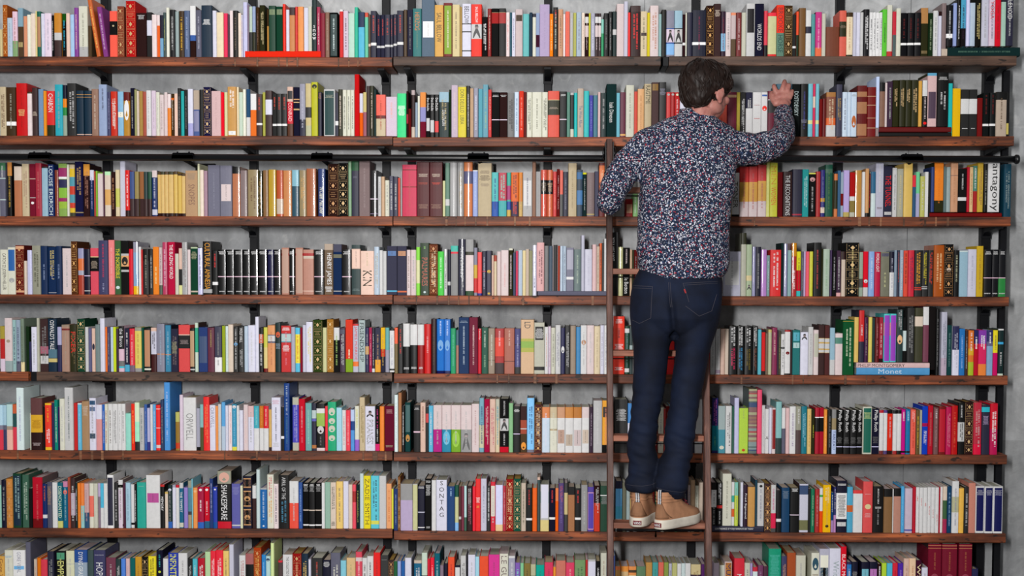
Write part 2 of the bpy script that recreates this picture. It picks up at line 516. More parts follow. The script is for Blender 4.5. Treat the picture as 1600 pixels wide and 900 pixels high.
for k, (u0, u1) in enumerate(((46, 80), (270, 303), (487, 520), (731, 764), (1176, 1209), (1408, 1441))):
    um = (u0 + u1) / 2
    c = at(um, 246 + um * 0.002, YR)
    hw = (at(u1, 246, YR).x - at(u0, 246, YR).x) / 2
    t = empty('rail_bracket', c)
    bm = bmesh.new()
    # saddle over the pipe
    prof = [(-0.0185, -0.004), (-0.0185, 0.010), (-0.010, 0.0205), (0.010, 0.0205), (0.0185, 0.010), (0.0185, -0.004)]
    vv = [[bm.verts.new((sx, y, z)) for y, z in prof] for sx in (-hw, -hw + .004, hw - .004, hw)]
    for vi in (0, 3):
        for w_ in vv[vi]:
            w_.co.z -= 0.004
    for a, b in zip(vv, vv[1:]):
        for q in range(5):
            bm.faces.new((a[q], a[q + 1], b[q + 1], b[q]))
    bmesh.ops.solidify(bm, geom=bm.faces[:], thickness=0.003)
    bm_obj('saddle', bm, M_STEEL, t)
    for sx in (-hw * .55, hw * .55):
        bm = bmesh.new(); tube(bm, [(sx, 0, 0.018), (sx, 0, 0.0255)], 0.0035, 8); bm_obj('bolt', bm, M_STEEL, t)
    bm = bmesh.new(); tube(bm, [(0.0, 0.014, -0.006), (0.02, 0.262 - YR - .01, -0.035)], 0.0085, 14); bm_obj('standoff', bm, M_PIPE, t, True)
    bm_obj('wall_plate', box_bm(-hw + .018, hw + .018, 0.262 - YR - 0.012, 0.262 - YR - 0.0002, -0.085, 0.0, 0.002, 1), M_STEEL, t)
    tag(t, 'black bracket clamping the ladder pipe, %s' % NB[k], 'bracket', 'brackets of the ladder rail')

# book rows: pixel edges on the shelf front plane, five units per photo pixel, colour, markings
DATA = ["""
@0 0
0 20 230 dc9
22 55 37 a52 g
62 98 140 bcd ~9ab
100 138 90 ecd b65-100:8a7 ~b88
142 180 62 8ab b38-100:543 qa96:70-80
185 212 125 d97
215 240 115 eed
245 279 105 edc
280 290 85 ed9
291 318 88 265 q b86:12-78
325 350 105 dde
350 405 103 ede ~aab
405 425 120 112 ~fff
425 482 102 c83 b45-62:ccc b62-100:433
487 515 105 111 ~3bd b0-18:251
520 548 103 ecb
550 580 113 ace
585 612 60 849 ~ecb
618 682 47 ddc b80-100:bbb ~998
690 715 200 543
755 790 -10 c63 l-75 ~fc6
805 845 52 848 l-55 ~dbd
855 912 85 f65 b22-52:222 o ba8:30-34
920 970 48 843 g
985 1058 8 b12 g
1068 1142 100 322 h ccc:5-16
1150 1185 95 333 b18-52:dde
1190 1228 115 edd
1228 1250 117 e62 b0-25:edd
1250 1275 117 223 b55-100:7ac
1280 1298 98 455 ~cc6
1303 1325 60 eed
1328 1365 75 112 ~ccc
1372 1398 88 9aa
1400 1438 85 432 ~eb3
1442 1480 83 568 ~9ac
1487 1525 45 eee b57-68:46a b68-100:321
1535 1572 78 667 ~aab
1578 1655 42 234 h fff:27-38
@320 0
65 90 83 dde
95 145 97 edb
150 180 103 e46
180 192 113 534
200 222 83 edd
222 258 83 221 ~765
262 284 100 edc
285 299 115 ccd ~c33
300 334 17 cce
335 347 40 878
348 371 50 bcb z402 b57-100:333
372 395 50 9ac z402 b57-100:332
402 425 55 432 z402 ~865
430 470 40 332 z402 ~~dc9
485 498 70 b84 z402 b0-40:432
503 556 45 143 z402 q786:8-20
557 607 50 143 z402 q786:6-18
612 632 32 e32 z402
635 658 75 dde z402
665 703 57 c85 z402 b0-18:433
710 725 52 d44 z402
728 770 52 e95 z402
775 808 60 dde z402
810 835 50 ccb z402
838 868 -10 233 z402 ufff:50-80:Snow
880 900 55 a35 z402 ~ecc
LIE 315 905 402 452 e32
908 938 103 813
945 972 97 865 ~a98
980 1038 97 122 q 344:4-96 ~dee
1052 1080 73 d44 b0-4:eee
1082 1118 83 dcd ~433
1125 1170 103 bdc
1172 1199 57 3b9
1200 1248 95 5bd b0-33:235
1250 1275 97 7ca b0-10:d65
1280 1295 113 543 b68-74:dba
1297 1340 85 334 tc43:10-50:~ b68-74:eee
1343 1373 115 334 tc43:10-50:~ b72-77:ddd
1375 1405 115 334 tc43:10-50:~ b72-77:ddd
1407 1448 115 334 tc43:10-50:~ b70-75:ddd
1450 1470 115 334 tc43:10-50:~ b70-75:ddd
1473 1500 110 334 tc43:10-50:~ b69-74:ddd
1503 1550 83 334 tc43:10-50:~ b68-74:eee
1555 1580 75 543
1582 1622 75 334 ~777
@640 0
28 90 67 377 td84:8-45:HERZOG ~687
97 192 -5 678 q fff:38-66
200 262 40 da5 t443:15-72:SAUL_BELLOW
268 330 23 712 q8a3:5-95 ~edc
337 393 37 dc9 ~876
394 408 55 a84
412 478 30 dde t222:5-37:BELLOW b37-39:333 b52-54:333 b88-90:333
485 563 33 e32 tfff:5-35:SAUL_BELLOW b38-66:ccc o 555:39-64
567 607 130 222 ~~fff
610 637 67 822 ~dba
642 695 65 222 b9-31:a33 b8-9:986
697 750 65 222 b9-31:a33 b8-9:986
755 778 97 edd ~d43
787 799 97 256
800 822 97 dde ~558
828 882 73 cbb q432:12-25
887 933 108 6bb
937 958 98 345
962 985 105 ddc b0-8:223
988 1012 100 9ac b50-78:423
1017 1093 33 bac ~a9b
1095 1120 107 f82 ~fc8
1122 1158 57 222 td33:6-34:~ ~ccb
1160 1198 73 c97 ~654
1200 1215 110 edd
1217 1248 88 e76 ~c65
1253 1278 97 bbb ~ccc
1280 1300 100 bb6 ~998
1303 1340 97 abc ~889
1345 1368 100 edc ~b88
1370 1398 103 312 b8-22:ddd b28-54:dcc ~dcc
1400 1412 100 cc4
1415 1447 103 aab ~dde
1450 1472 103 312 b8-22:ddd b28-54:dcc ~dcc
1475 1495 103 312 b8-22:ddd b28-54:dcc ~dcc
1497 1515 150 8cb b38-100:396
1518 1552 103 222 ~777
1555 1584 90 222 ~999
1585 1612 90 233 b40-52:ccc
@960 0
20 68 28 dcc
80 103 10 ccd
108 122 97 e33
125 200 45 311 b0-12:433 ~~e33
205 253 87 dca ~554 q433:47-54
258 275 98 dc3
278 342 43 dcc ~~b75
347 368 110 9bb
368 403 75 221
405 465 83 889 b38-40:359 b40-69:dcd o333:42-68 b69-72:359 b72-96:8be
470 530 83 9bc b38-40:122 b40-69:ccc o333:42-68 b69-72:122 b72-100:ccc
533 553 112 312 b67-73:eee
554 565 100 ddc
567 605 97 334
608 712 80 123 b69-75:fff ~724
718 772 45 321 g
778 830 28 433 h cba:12-25
832 865 88 323 b49-88:8bd ~723
870 908 95 dcc ~888
912 948 97 cbb b60-100:654 b0-6:e97
952 990 97 733 ~caa
995 1025 97 ccb
1030 1095 28 ccc q212:10-55
1097 1165 28 223 tddd:38-88:WORLDS_END
1168 1195 85 d45 b75-100:222
1198 1262 100 cc9 b0-8:e34 b95-100:d33
1268 1325 38 e43 b54-100:687 t733:5-52:BROOKE t244:58-92:HORSE
1328 1390 43 432 g
1392 1420 113 333 b75-80:eee
1420 1439 88 e53 b52-100:232
1440 1492 63 753
1493 1535 80 ddd b35-50:334
1540 1567 110 599
1570 1618 93 c48 b80-100:e75 ~eac
@1280 0
20 50 105 ccb
52 152 210 743
157 208 83 d65 b24-57:332 h876:32-40
213 260 97 edb b0-10:432 b96-100:332 ~b97
263 289 97 ccd
290 317 97 dde
318 342 97 ccc
345 388 73 112 ~~fff
390 417 97 eee ~~223
418 441 97 eee ~~223
442 467 97 eee ~~223
468 490 97 eee ~~223
493 528 72 6c4 t353:28-72:~
530 570 38 ddc b90-100:c44
572 598 90 c34 b52-100:566
600 635 65 ddc
637 685 100 112 b69-74:fff t622:12-60:~
687 738 100 112 b69-74:fff t622:12-60:~
740 790 100 112 b69-74:fff t622:12-60:~
795 850 60 332 b0-32:b85 q764:88-94
852 888 100 232 ~9a8
892 928 82 ddd ~999
928 950 90 dde b0-10:322
958 990 25 877
992 1043 40 112 z360 b70-80:fff ~ccc
1045 1072 25 9ad z360
1075 1103 -10 111 z360 ~fff
1105 1145 -10 5ac z360 b62-100:212 ~323
1148 1170 -20 ddf z360
1180 1215 22 bcd z360
1220 1262 -30 221 z360 ~~dc8
1270 1320 -30 ccd z360 ~aaa
1325 1370 -30 dcd z360 td22:10-46:YOGA ~778
1372 1418 -10 d23 z360 ~a22
1420 1455 15 acb z360
1460 1515 -60 334 z357 tddd:2-50:SOLENOID ~ccc
LIE 955 1000 375 435 cba
LIE 1002 1570 360 430 133 ~576
""",
"""
@0 112
0 50 118 cb9 ~~643
52 128 122 432 b71-79:fff ~aa9
130 212 90 c12 hec8:50-64 ~a10 
220 250 158 edd b0-4:432
258 295 125 433 h cba:50-60
303 338 135 79b ~89b
345 366 150 e93
368 428 150 d33 b76-100:332 teee:6-47:CHABON
432 492 100 3ab ~9aa
495 525 105 123 b27-44:e82 b44-60:384 b60-100:9a9
528 598 90 333 ~~ccc
600 658 148 134 b8-9:c95 b14-15:c95 b96-98:dba
660 716 148 134 b8-9:c95 b14-15:c95 b96-98:dba
718 768 135 976 ~cba
775 835 100 9ac t445:8-50:~
840 865 160 446 ~99b
868 916 155 c32 ~~ecb tddd:25-80:John_Cheever
922 965 155 8bd q eed:46-58
970 1016 160 b83 b0-20:611 oeee:18-65
1020 1048 127 223 ~aaa
1050 1068 138 996
1070 1088 150 dcb
1090 1115 150 a84
1118 1142 155 a54
1145 1182 147 ddd ~bbb
1184 1218 147 dcd ~bab
1220 1248 160 ddc ~bbb
1250 1282 180 dcc ~a99
1285 1308 160 dcc
1309 1336 175 edd b33-100:e83
1340 1360 172 432 b10-15:d62 ~dcb
1363 1387 170 ecb
1390 1413 128 222 ~888
1415 1438 150 2aa
1440 1465 140 333 ~888
1470 1510 135 dde b73-100:aad
1512 1558 145 ba9 b42-100:569 q88a:45-90
1560 1590 140 222
@320 112
-10 50 120 224 g
52 125 150 dbb ~caa
128 150 160 e23
152 178 160 dda
180 248 118 c95 tfff:5-45:~~ qeee:90-98
250 265 118 edb
267 297 160 cdc
298 322 138 eed
324 352 135 ddd b0-60:357
358 402 172 e73 b0-38:eee
405 450 175 433 b69-74:eee tc43:8-40:~
452 470 160 aa4
475 526 147 433 b20-53:dde
528 562 172 333 b71-76:eee tc43:8-38:~
564 602 172 333 b71-76:eee tc43:8-38:~
604 642 172 333 b71-76:eee tc43:8-38:~
645 690 118 532 b0-30:dba q333:8-25 b30-75:c23 tfcc:32-70:CONRAD
692 738 120 223 b24-26:da7 b30-32:db8 b44-47:ca7
742 786 95 99a b68-100:334 ~bbc
788 832 92 cb8 b45-65:333 b80-100:bb9
835 884 82 bb2 o222:4-12
886 915 160 334 h a76:3-18
930 1018 138 ccc q 244:3-98 h 998:12-20
1020 1042 165 334 b65-75:eee
1045 1075 138 332 ~~dcb
1078 1108 143 ddc ~333
1110 1138 143 ddc ~333
1140 1167 143 ddc ~333
1172 1206 20 c12
1210 1236 170 dde b45-100:e62
1238 1262 160 cb7 b45-100:956
1265 1288 110 322
1290 1320 110 332 ~cba
1322 1336 140 344
1340 1410 180 e65 b50-58:622 b58-100:cb9 ~a43
1418 1498 195 dcd tea9:15-55:~
1506 1572 170 3d8 hfff:28-52
1576 1600 150 322 b50-70:a34
@640 112
-10 12 290 611
15 42 145 322 b0-10:baa b78-100:cba
45 62 240 9ab
64 80 190 ddc
82 126 160 e95 b33-65:99c b65-100:723
130 157 178 222 teee:8-38:Don_DeLillo qccc:55-85
162 192 178 222 teee:8-38:Don_DeLillo qccc:60-88
196 228 178 222 teee:8-38:Don_DeLillo qd44:62-88
232 306 160 233 b0-22:9bc tddd:40-75:Don_DeLillo ~~ba7
310 324 140 232
326 376 105 cbc ~dcc
380 442 108 dc3 b0-3:998 t663:8-75:DON_DELILLO__LIBRA
445 470 110 333 ~~ccc
473 498 130 b97
500 535 128 99a ~dde
538 570 133 6ab
573 613 100 7ab ~9b9
616 638 140 c22 ~dba
642 700 160 222 hccc:6-12 b60-62:ede
704 762 160 322 hccc:6-12 b60-62:ede
765 815 165 777 ~~333
820 852 160 cde ~68a
858 890 150 d43 ~e98
895 912 160 633
916 955 160 ddc ~~443
958 1032 160 ddc ~887
1035 1078 160 ddc ~~554
1082 1168 150 d54 b20-52:332 ha98:35-42 b19-20:dc9
1172 1226 155 222 hccc:6-12 b60-62:ede
1230 1252 160 587
1255 1281 165 333 b82-100:ccb b0-5:bbb
1286 1308 165 2bb
1312 1358 132 ba9 t468:35-80:The_White_Album
1362 1400 150 3bb
1405 1432 185 55a ~88c
1435 1466 185 478
1472 1490 160 dbb
1492 1536 165 233 ~aaa
1538 1615 95 133 tddd:35-72:Isak_Dinesen
@960 112
15 42 165 7bc
45 85 160 634 b93-97:da6
90 152 105 ccb ~998
155 178 155 c43
180 230 135 da7 ~b85
232 288 95 ba8 t332:3-38:RAGTIME
290 345 82 544 q863:3-15
347 402 82 333 h889:12-25
404 438 160 c44 oaaa:3-8
440 468 160 a33 oaaa:3-8
470 508 160 b33 oddb:3-8 ~ecc
512 560 160 dde
700 790 150 d66
792 880 160 e65 ~d54
880 952 160 613 b6-12:a86
955 980 160 a94
982 1024 160 333 tddd:15-90:~~
1026 1078 160 334 b36-100:ddd ~~ddd
1080 1145 160 ddd hb33:58-62 ha77:28-30
1148 1195 160 ddd oe32:30-42 q46a:5-9
1198 1262 150 613 b19-20:eee b20-48:333
1265 1385 95 123 b0-10:467
1390 1450 95 122 tbcc:14-60:DOSTOEVSKY
1452 1508 95 222 ~448 h889:68-75
1512 1548 95 7bc b69-76:dd9
1548 1568 95 d46 b24-45:ecb
1569 1595 95 7bc b69-76:dd9
@1280 112
0 22 215 722
25 50 210 622
55 125 160 854 b0-10:a74 b58-74:d63 b74-100:ccc ~~dca
132 182 100 445 tb95:25-70:~~
178 218 160 cde ~778
220 245 160 cde
247 292 160 cde ob63:52-80 h888:5-12
295 370 108 622 b12-22:a75 b32-55:a75 b75-98:a75 
375 438 120 722 b18-19:ca8 b36-37:ca8 b62-63:ca8 b82-83:ca8
445 468 38 cdf
472 512 85 865 z430 b0-20:222
514 530 85 dcc z430
532 572 75 434 z430 ~aaa
575 620 65 332 z428 tdb8:18-58:~~
622 668 65 332 z428 tdb8:18-58:~~
670 715 65 332 z428 tdb8:18-50:~~
717 770 65 332 z428 tdb8:18-72:~~
775 802 72 da5 z428
804 842 68 222 z428 b0-34:ddd tdcc:36-85:~ oe22:90-96
845 915 10 dbb z428 b0-5:6ac q 545:35-85
920 1005 8 111 z428 hccc:8-16 tddd:35-70:~~
1008 1040 90 3bb z500
1043 1100 130 eb2
1108 1168 138 333 b20-52:ddd hddd:82-86
1172 1232 138 333 b20-52:ddd hddd:82-86
1236 1276 205 722
1278 1325 165 122 b71-76:eee t622:5-50:~
1327 1374 165 122 b71-76:eee t622:5-50:~
1378 1460 158 ba9 b0-18:222 ~654
1462 1482 160 222 b70-95:cb6
LIE 440 462 435 505 988
LIE 465 1032 432 472 611 be
LIE 465 1032 473 505 222 be
""",
"""
@0 238
0 48 82 667 b0-14:475 tccc:4-30:~ b28-30:bcc b68-70:bcc
62 98 78 211 b0-25:c84 ~~b94
112 170 110 b75 b0-28:dcb v
178 226 90 cb9 ~~a87 v
235 275 90 723 b28-29:dcb b64-65:ccc oeee:72-77
283 325 85 a34 v ~b66
333 376 112 9bc b0-3:333
382 424 95 236 tdee:3-97:LOUISE_ERDRICH
428 453 138 843 v
463 520 88 8a5 b8-25:936 b25-29:eee b30-46:335 b46-65:8b4 b65-72:936 b72-85:9b4
530 545 95 ddc
545 584 95 cb9 b8-24:db3 b24-42:59a b42-58:c43 b58-74:59a b74-84:c43 b84-93:db3 b93-100:443 
588 645 72 224 b92-94:986 tb96:10-62:~~
655 700 92 322 b0-22:d94 ~~a76
702 735 138 235 b0-22:dde ~99c
736 746 148 b54
750 762 145 8b4
763 805 160 dcc b0-2:9b6
807 817 150 534
820 865 150 dcb b0-8:beb b40-75:da6
870 900 152 322 ~~a75
905 935 137 dca b40-80:cc6
938 978 65 ccd
980 1012 140 d22 tfee:10-80:~ b87-100:322
1018 1052 150 458 b61-100:433
1055 1088 150 985 b61-100:433
1090 1122 150 964 b61-100:433
1130 1156 152 344 b61-100:433
1158 1186 152 354 b61-100:433
1188 1228 142 236 b0-15:dcc b85-97:ccd tccd:17-82:~
1232 1258 150 db7 b0-7:543 b93-100:322
1260 1288 150 db7 b0-7:443 b93-100:322
1290 1318 150 db7 b0-7:543 b93-100:322
1320 1358 150 db7 b0-7:443 b93-100:322
1360 1386 148 db6 b0-7:543 b93-100:322
1394 1420 165 db6 b0-5:543 b93-100:322
1422 1445 168 db7 b0-5:543 b93-100:322
1450 1542 142 b97 t865:30-75:SNOPES h987:6-22
1548 1562 90 ddb
1565 1592 138 edc
1596 1618 145 a89
@320 238
28 118 100 778 ~889
122 212 103 778 q dcc:37-70
218 275 112 b75 b0-14:222 v
280 330 142 877 v
338 415 135 986 v ~~643
420 452 145 332 v ~~a85
456 497 140 864 v
502 558 135 b93 v
562 612 140 b53 v b62-95:cba
614 678 142 c85 v
683 735 138 356 b0-35:8bc v
740 792 140 986 v ~~da6
797 870 127 a64 v
886 942 128 347 v teed:38-95:William_Faulkner
965 1042 92 321 g
1045 1118 85 111 g
1122 1146 65 8a8
1148 1202 65 334 b0-18:253 h667:28-33
1206 1288 65 877 ~988
1292 1350 142 211 v b61-63:dcd b94-95:a9b
1355 1378 190 ccc ~888
1380 1404 190 ca8
1410 1438 218 ddc ~888
1445 1472 185 556 ~~ccc
1475 1508 190 445 ~~bbb
1510 1524 200 d54
1532 1550 148 999
1552 1582 152 332 ~~bba
@640 238
-57 52 97 c35 ~b55 b9-11:722 b42-44:822
62 155 75 512 hcba:22-28 ha43:38-42 h976:78-88
158 258 75 512 hcba:22-28 hc43:38-42 h976:78-88
258 276 222 cc9
280 312 82 687 b68-80:ccc
316 370 78 aaa v
373 420 66 999 v ~~986
428 492 75 c74 b17-40:557 v
493 530 140 9ad b0-2:eee ~bce
537 640 85 ba8 h765:14-22 h543:23-34 h876:38-46
643 692 157 5bb b66-100:25a ~238
697 757 160 b45 b64-100:4aa t8cb:5-60:~~ 
760 790 158 4a9 b30-62:a47 b66-85:35a b85-100:ca5
793 850 157 d62 b66-100:324 t423:5-60:~~ td43:62-95:~~
853 880 157 d83 b66-100:ca6 ~a87
886 955 150 bbb q ddd:20-76 ~778
960 985 67 976
987 1022 150 aaa ~999
1027 1072 137 c54 b22-52:222 ha98:28-48 v
1074 1118 137 c64 b22-52:222 hca8:28-48 v
1120 1148 150 c44 ~e98
1150 1172 130 622 ~caa
1174 1196 140 d65 b52-100:555
1200 1236 152 334 ~778
1240 1302 85 ba8 ~986
1308 1350 137 345 b5-20:369 b44-75:47a
1354 1380 158 233 b0-4:dd3 ~bbb
1385 1442 158 766 ~877 b94-96:ba6
1446 1476 148 556
1480 1522 82 622 b5-50:d74 ~~edb
@960 238
FILL -100 -6 160
90 140 365 a33 qda8:30-80
146 180 325 8b7 b9-12:332 ~cdc
FILL 184 912 150
916 972 160 ccc t332:20-80:TONER b95-100:222
980 1045 112 c44 b31-70:da5 b70-100:dcc ~b66
1050 1115 110 c44 b31-70:da5 b70-100:dcc ~b66
1118 1182 98 c44 b31-70:da5 b70-100:dcc ~b66
1188 1210 82 dd8 
1211 1270 82 cc4 tc93:6-40:MEN td63:45-78:WOMEN
1275 1312 155 612
1318 1388 150 322 tddd:8-97:THE_RECOGNITIONS
1390 1465 132 334 b94-97:a34
1468 1515 132 399 tbdd:15-80:~~
1520 1570 160 222 b0-3:dd6 oc99:10-20 tbbb:28-90:~
1575 1612 150 a33
@1280 238
8 40 138 337 b60-68:c93 b80-92:dcb ~779
45 100 97 254 ~574 b8-16:465
103 110 160 332
116 142 165 c74 b16-82:332 b0-1:322
143 165 142 468
170 186 155 9ab b48-75:722
192 236 140 bad b90-100:ba6
238 276 157 a22 b54-64:ddd b64-90:874 b90-100:bba
284 330 140 b84 v
334 355 153 ddd
360 386 127 c96 b92-100:222
388 400 165 222 tc22:2-80:~~
402 438 152 cdd b0-48:368
440 500 85 bbc tccc:4-55:~ h644:82-87
506 570 108 334 td22:18-80:THE_TUNNEL q bbb:90-96
572 606 120 ccc ~888
610 655 128 aa9 ~cb8
660 728 85 db6 v
730 752 178 357 b0-28:d34
758 785 152 9cb b0-48:7c9 b48-100:aac
787 822 187 bb6 ~ccc
825 848 153 ddd
852 868 160 222
870 892 115 347 z466
903 970 77 332 z466 b0-77:e83 ~d72
972 990 110 677 z466
992 1022 115 9aa z466
1026 1080 78 c97 z466 b26-27:655 ~b86
1085 1148 128 222 z466 b66-74:ddd tccc:12-50:~
1155 1172 115 b23 z466
1174 1198 115 db8 z466 ~a54
1202 1230 105 587 z466 b55-100:a33 tddd:5-50:~~
1240 1280 80 ca4 z466 ~~865
1282 1308 90 222 z466 ~aa9
1318 1405 77 ddd z466 t111:3-98:antagony
1436 1495 92 245 ~~899
LIE 862 1425 470 500 711 be
""",
"""
@0 362
0 55 140 ddc t322:8-90:CATCH_22_JOSEPH_HELLER

65 118 122 ddc q36a:5-50 oaaa:65-75
125 188 105 622 g b2-8:da8 b92-96:da8
192 212 228 dcb
216 248 145 cce v
255 315 108 998 v ~~443
325 375 112 235 t89b:38-70:~ 
377 440 120 235 t99a:38-70:~ tcb7:5-70:~~ b96-97:ddd
442 482 112 235 t89b:38-70:~
490 552 130 dcc ~aaa
565 605 75 532 g
612 652 130 a43 b0-22:99b b22-48:d74 b48-58:aab v
658 702 135 223 b58-60:dce b91-93:ccc v
708 768 128 d56 b20-50:222 b18-20:dc9 ha98:28-45
772 845 68 446 tc35:5-70:~ tbbd:80-95:~
847 893 65 e88 ~eaa
898 940 70 464 ted3:15-70:THE_INCREDIBLE ocdd:84-90
948 1005 70 222 b24-28:bbb b28-48:da7 o222:30-46 b54-58:bbb
1012 1040 135 d23
1045 1082 80 99a b20-84:8ac b84-100:eb2 v
1084 1104 118 ddd v
1105 1118 140 c33
1120 1165 135 222 b26-100:333 ~998
1168 1192 140 333 ~bbb
1196 1240 118 e83 ted9:40-78:~
1245 1268 122 cbb b80-100:565 ~633
1272 1308 82 b46 ~dbc v
1312 1365 80 b24 teee:5-70:THE_BLAZING_WORLD
1370 1396 172 ccb
1398 1420 130 dba b45-80:222 b80-100:dd9
1425 1465 82 aaa v ~~766
1467 1488 140 dcc
1490 1543 120 143 h aa8:10-28 b0-3:bca b92-95:cba
1548 1580 128 cce v ~557
1590 1655 75 222 t d93:3-90:CULTURAL_AMNESIA b90-97:aaa
@320 362
60 100 150 222 td33:5-40:~ b71-78:eee
106 165 140 111 i
170 228 140 111 i
234 295 140 111 i
300 352 140 111 i
360 418 140 111 i
422 485 140 111 i
496 540 140 224 i
542 598 140 111 i
600 658 125 b87 q b98:3-97 b12-17:a33 b91-93:dba
660 705 140 111 i
708 768 125 b87 q b98:3-97 b12-17:a33 b91-93:dba
770 850 140 b87 b8-14:a33 b14-20:cba b91-93:dba
855 930 140 111 i
935 1000 95 765 b0-12:ba9 teee:18-80:HENRY_JAMES heee:84-96
1005 1068 98 235 b0-15:556 b20-27:776 b92-94:aaa
1072 1145 140 111 i
1150 1215 103 344 b8-48:dba q ecb:10-46 h788:88-93
1220 1320 150 ecb t332:45-80:KIN tcb9:5-35:~
1325 1362 118 bcd ~~a96 v
1368 1390 145 ddd
1394 1418 152 ccc
1425 1500 112 445 q 57a:10-20 b91-94:6bd
1505 1575 112 445 q b86:10-20 b91-94:d75
1580 1608 142 dcc ~876
@640 362
10 48 142 dcc ~aaa
55 80 120 8d4 b27-75:dda
85 150 88 343 tb65:28-82:PALMARES t8b6:5-15:~ ocdd:92-96
155 218 95 532 b2-98:743 ~~edb g
222 266 155 4c4 ~dfd
270 296 135 ccc v ~~333
297 320 140 223 b70-78:ccc
322 378 110 888 b0-16:4ba b12-16:d34
382 433 58 334 v ~~bbb
440 500 60 999 b22-28:332 b28-92:dcc b92-100:142 
502 528 125 889 b36-64:ca4 b64-94:c33
532 563 160 e55 b95-100:338
568 598 150 334 ~bbc h c35:45-48
600 638 148 445 o ca4:43-50 oca4:93-98
642 658 185 dba
660 680 185 dca b0-15:a43
682 712 155 dcc
714 772 145 dcc tdaa:25-85:~
775 802 130 332 b0-4:ddc ~~cbb
812 828 165 235
830 845 150 d46
850 880 145 bcd
884 906 147 dc9
908 930 135 cba
935 958 148 997
962 990 105 dde v ~~347
995 1048 85 daa ~~523 z465
1055 1085 110 777 z465
1088 1115 112 456 z465
1120 1158 103 dcc z465 q211:0-100 ~222
1160 1172 110 a43 z465
1176 1196 112 bcd z465
1200 1220 112 abc z465 ~667
1225 1280 125 889 z465 b67-73:eee q aab:5-50
1285 1338 138 677 z465 ~aba
1340 1362 28 bbc z465
1372 1424 137 ccd z465 ~bbc
1428 1458 100 dbb z465
1462 1482 115 cba z465 ~654
1484 1500 90 d63 z465 ~~322
1502 1516 88 222 z465
1518 1545 55 ddd z465
LIE 1000 1540 468 503 667
@960 362
-62 28 5 222 teee:8-45:YOU_ARE_NOT
32 65 120 cc9 v
68 118 125 222 tcbb:3-35:~ teee:60-95:de_Botton
120 136 140 ca8
138 152 142 443
FILL 154 848 145
850 985 155 bbc qccc:22-75 ~999
940 984 100 554 z500 b45-80:c34 b70-100:bbb ~bbb
988 1028 10 bba b0-18:332
1030 1070 100 ab9 b60-70:dc9 o444:78-88
1078 1100 118 99b v
1102 1142 118 223 ~999
1145 1188 140 b8c v
1190 1212 185 799 ~cdd
1216 1300 142 d33 teee:5-88:~~
1302 1320 88 233
1322 1350 95 99b v
1352 1382 145 8aa
1384 1422 88 a33 b0-25:c82 v teee:50-90:~
1424 1455 155 dd3 b42-88:c23 b88-100:4bb ~652
1458 1476 155 556 ~998
1478 1492 155 bac
1494 1520 155 e67
1522 1548 155 cc4
1552 1614 85 222 ~b44
@1280 362
15 25 135 332
33 78 135 aba ~8a8
84 98 145 435
100 132 148 222 ~aaa
136 168 148 434 ~ccc b92-100:daa
172 198 155 cba b0-18:322
208 308 85 111 g ~dc8
314 340 160 9a9 b60-80:555
345 380 155 d23 b80-100:ccc ocdd:62-70
384 428 155 8ad ~cde
430 474 158 b24 teee:3-45:WORLD_LIGHT
478 545 158 776 q 556:3-10 tcc9:45-80:~
550 582 158 223 b46-100:ddd ~aab
586 605 145 89a
607 625 145 334 tc43:5-70:~~
628 655 145 9ab ~ddd
658 692 148 d54 t732:5-75:~~ 
694 740 145 c34 ~~735
742 798 145 333 tea3:5-75:~~ b80-82:c43 b84-86:c43
800 845 145 333 tdc3:5-75:~~ b78-80:bbb b82-84:bbb
848 888 145 333 td43:5-75:~~
892 972 105 a52 ~~ec9 v
974 1045 98 222 g ocba:45-52
1048 1090 145 222 tbb9:10-70:~
1092 1158 148 9bc b0-3:cdd
1160 1226 137 ccd ~aab
1228 1278 112 ca3 ~a83
1284 1342 140 112 i
1346 1396 140 112 i
1400 1458 140 112 i b60-100:384
""",
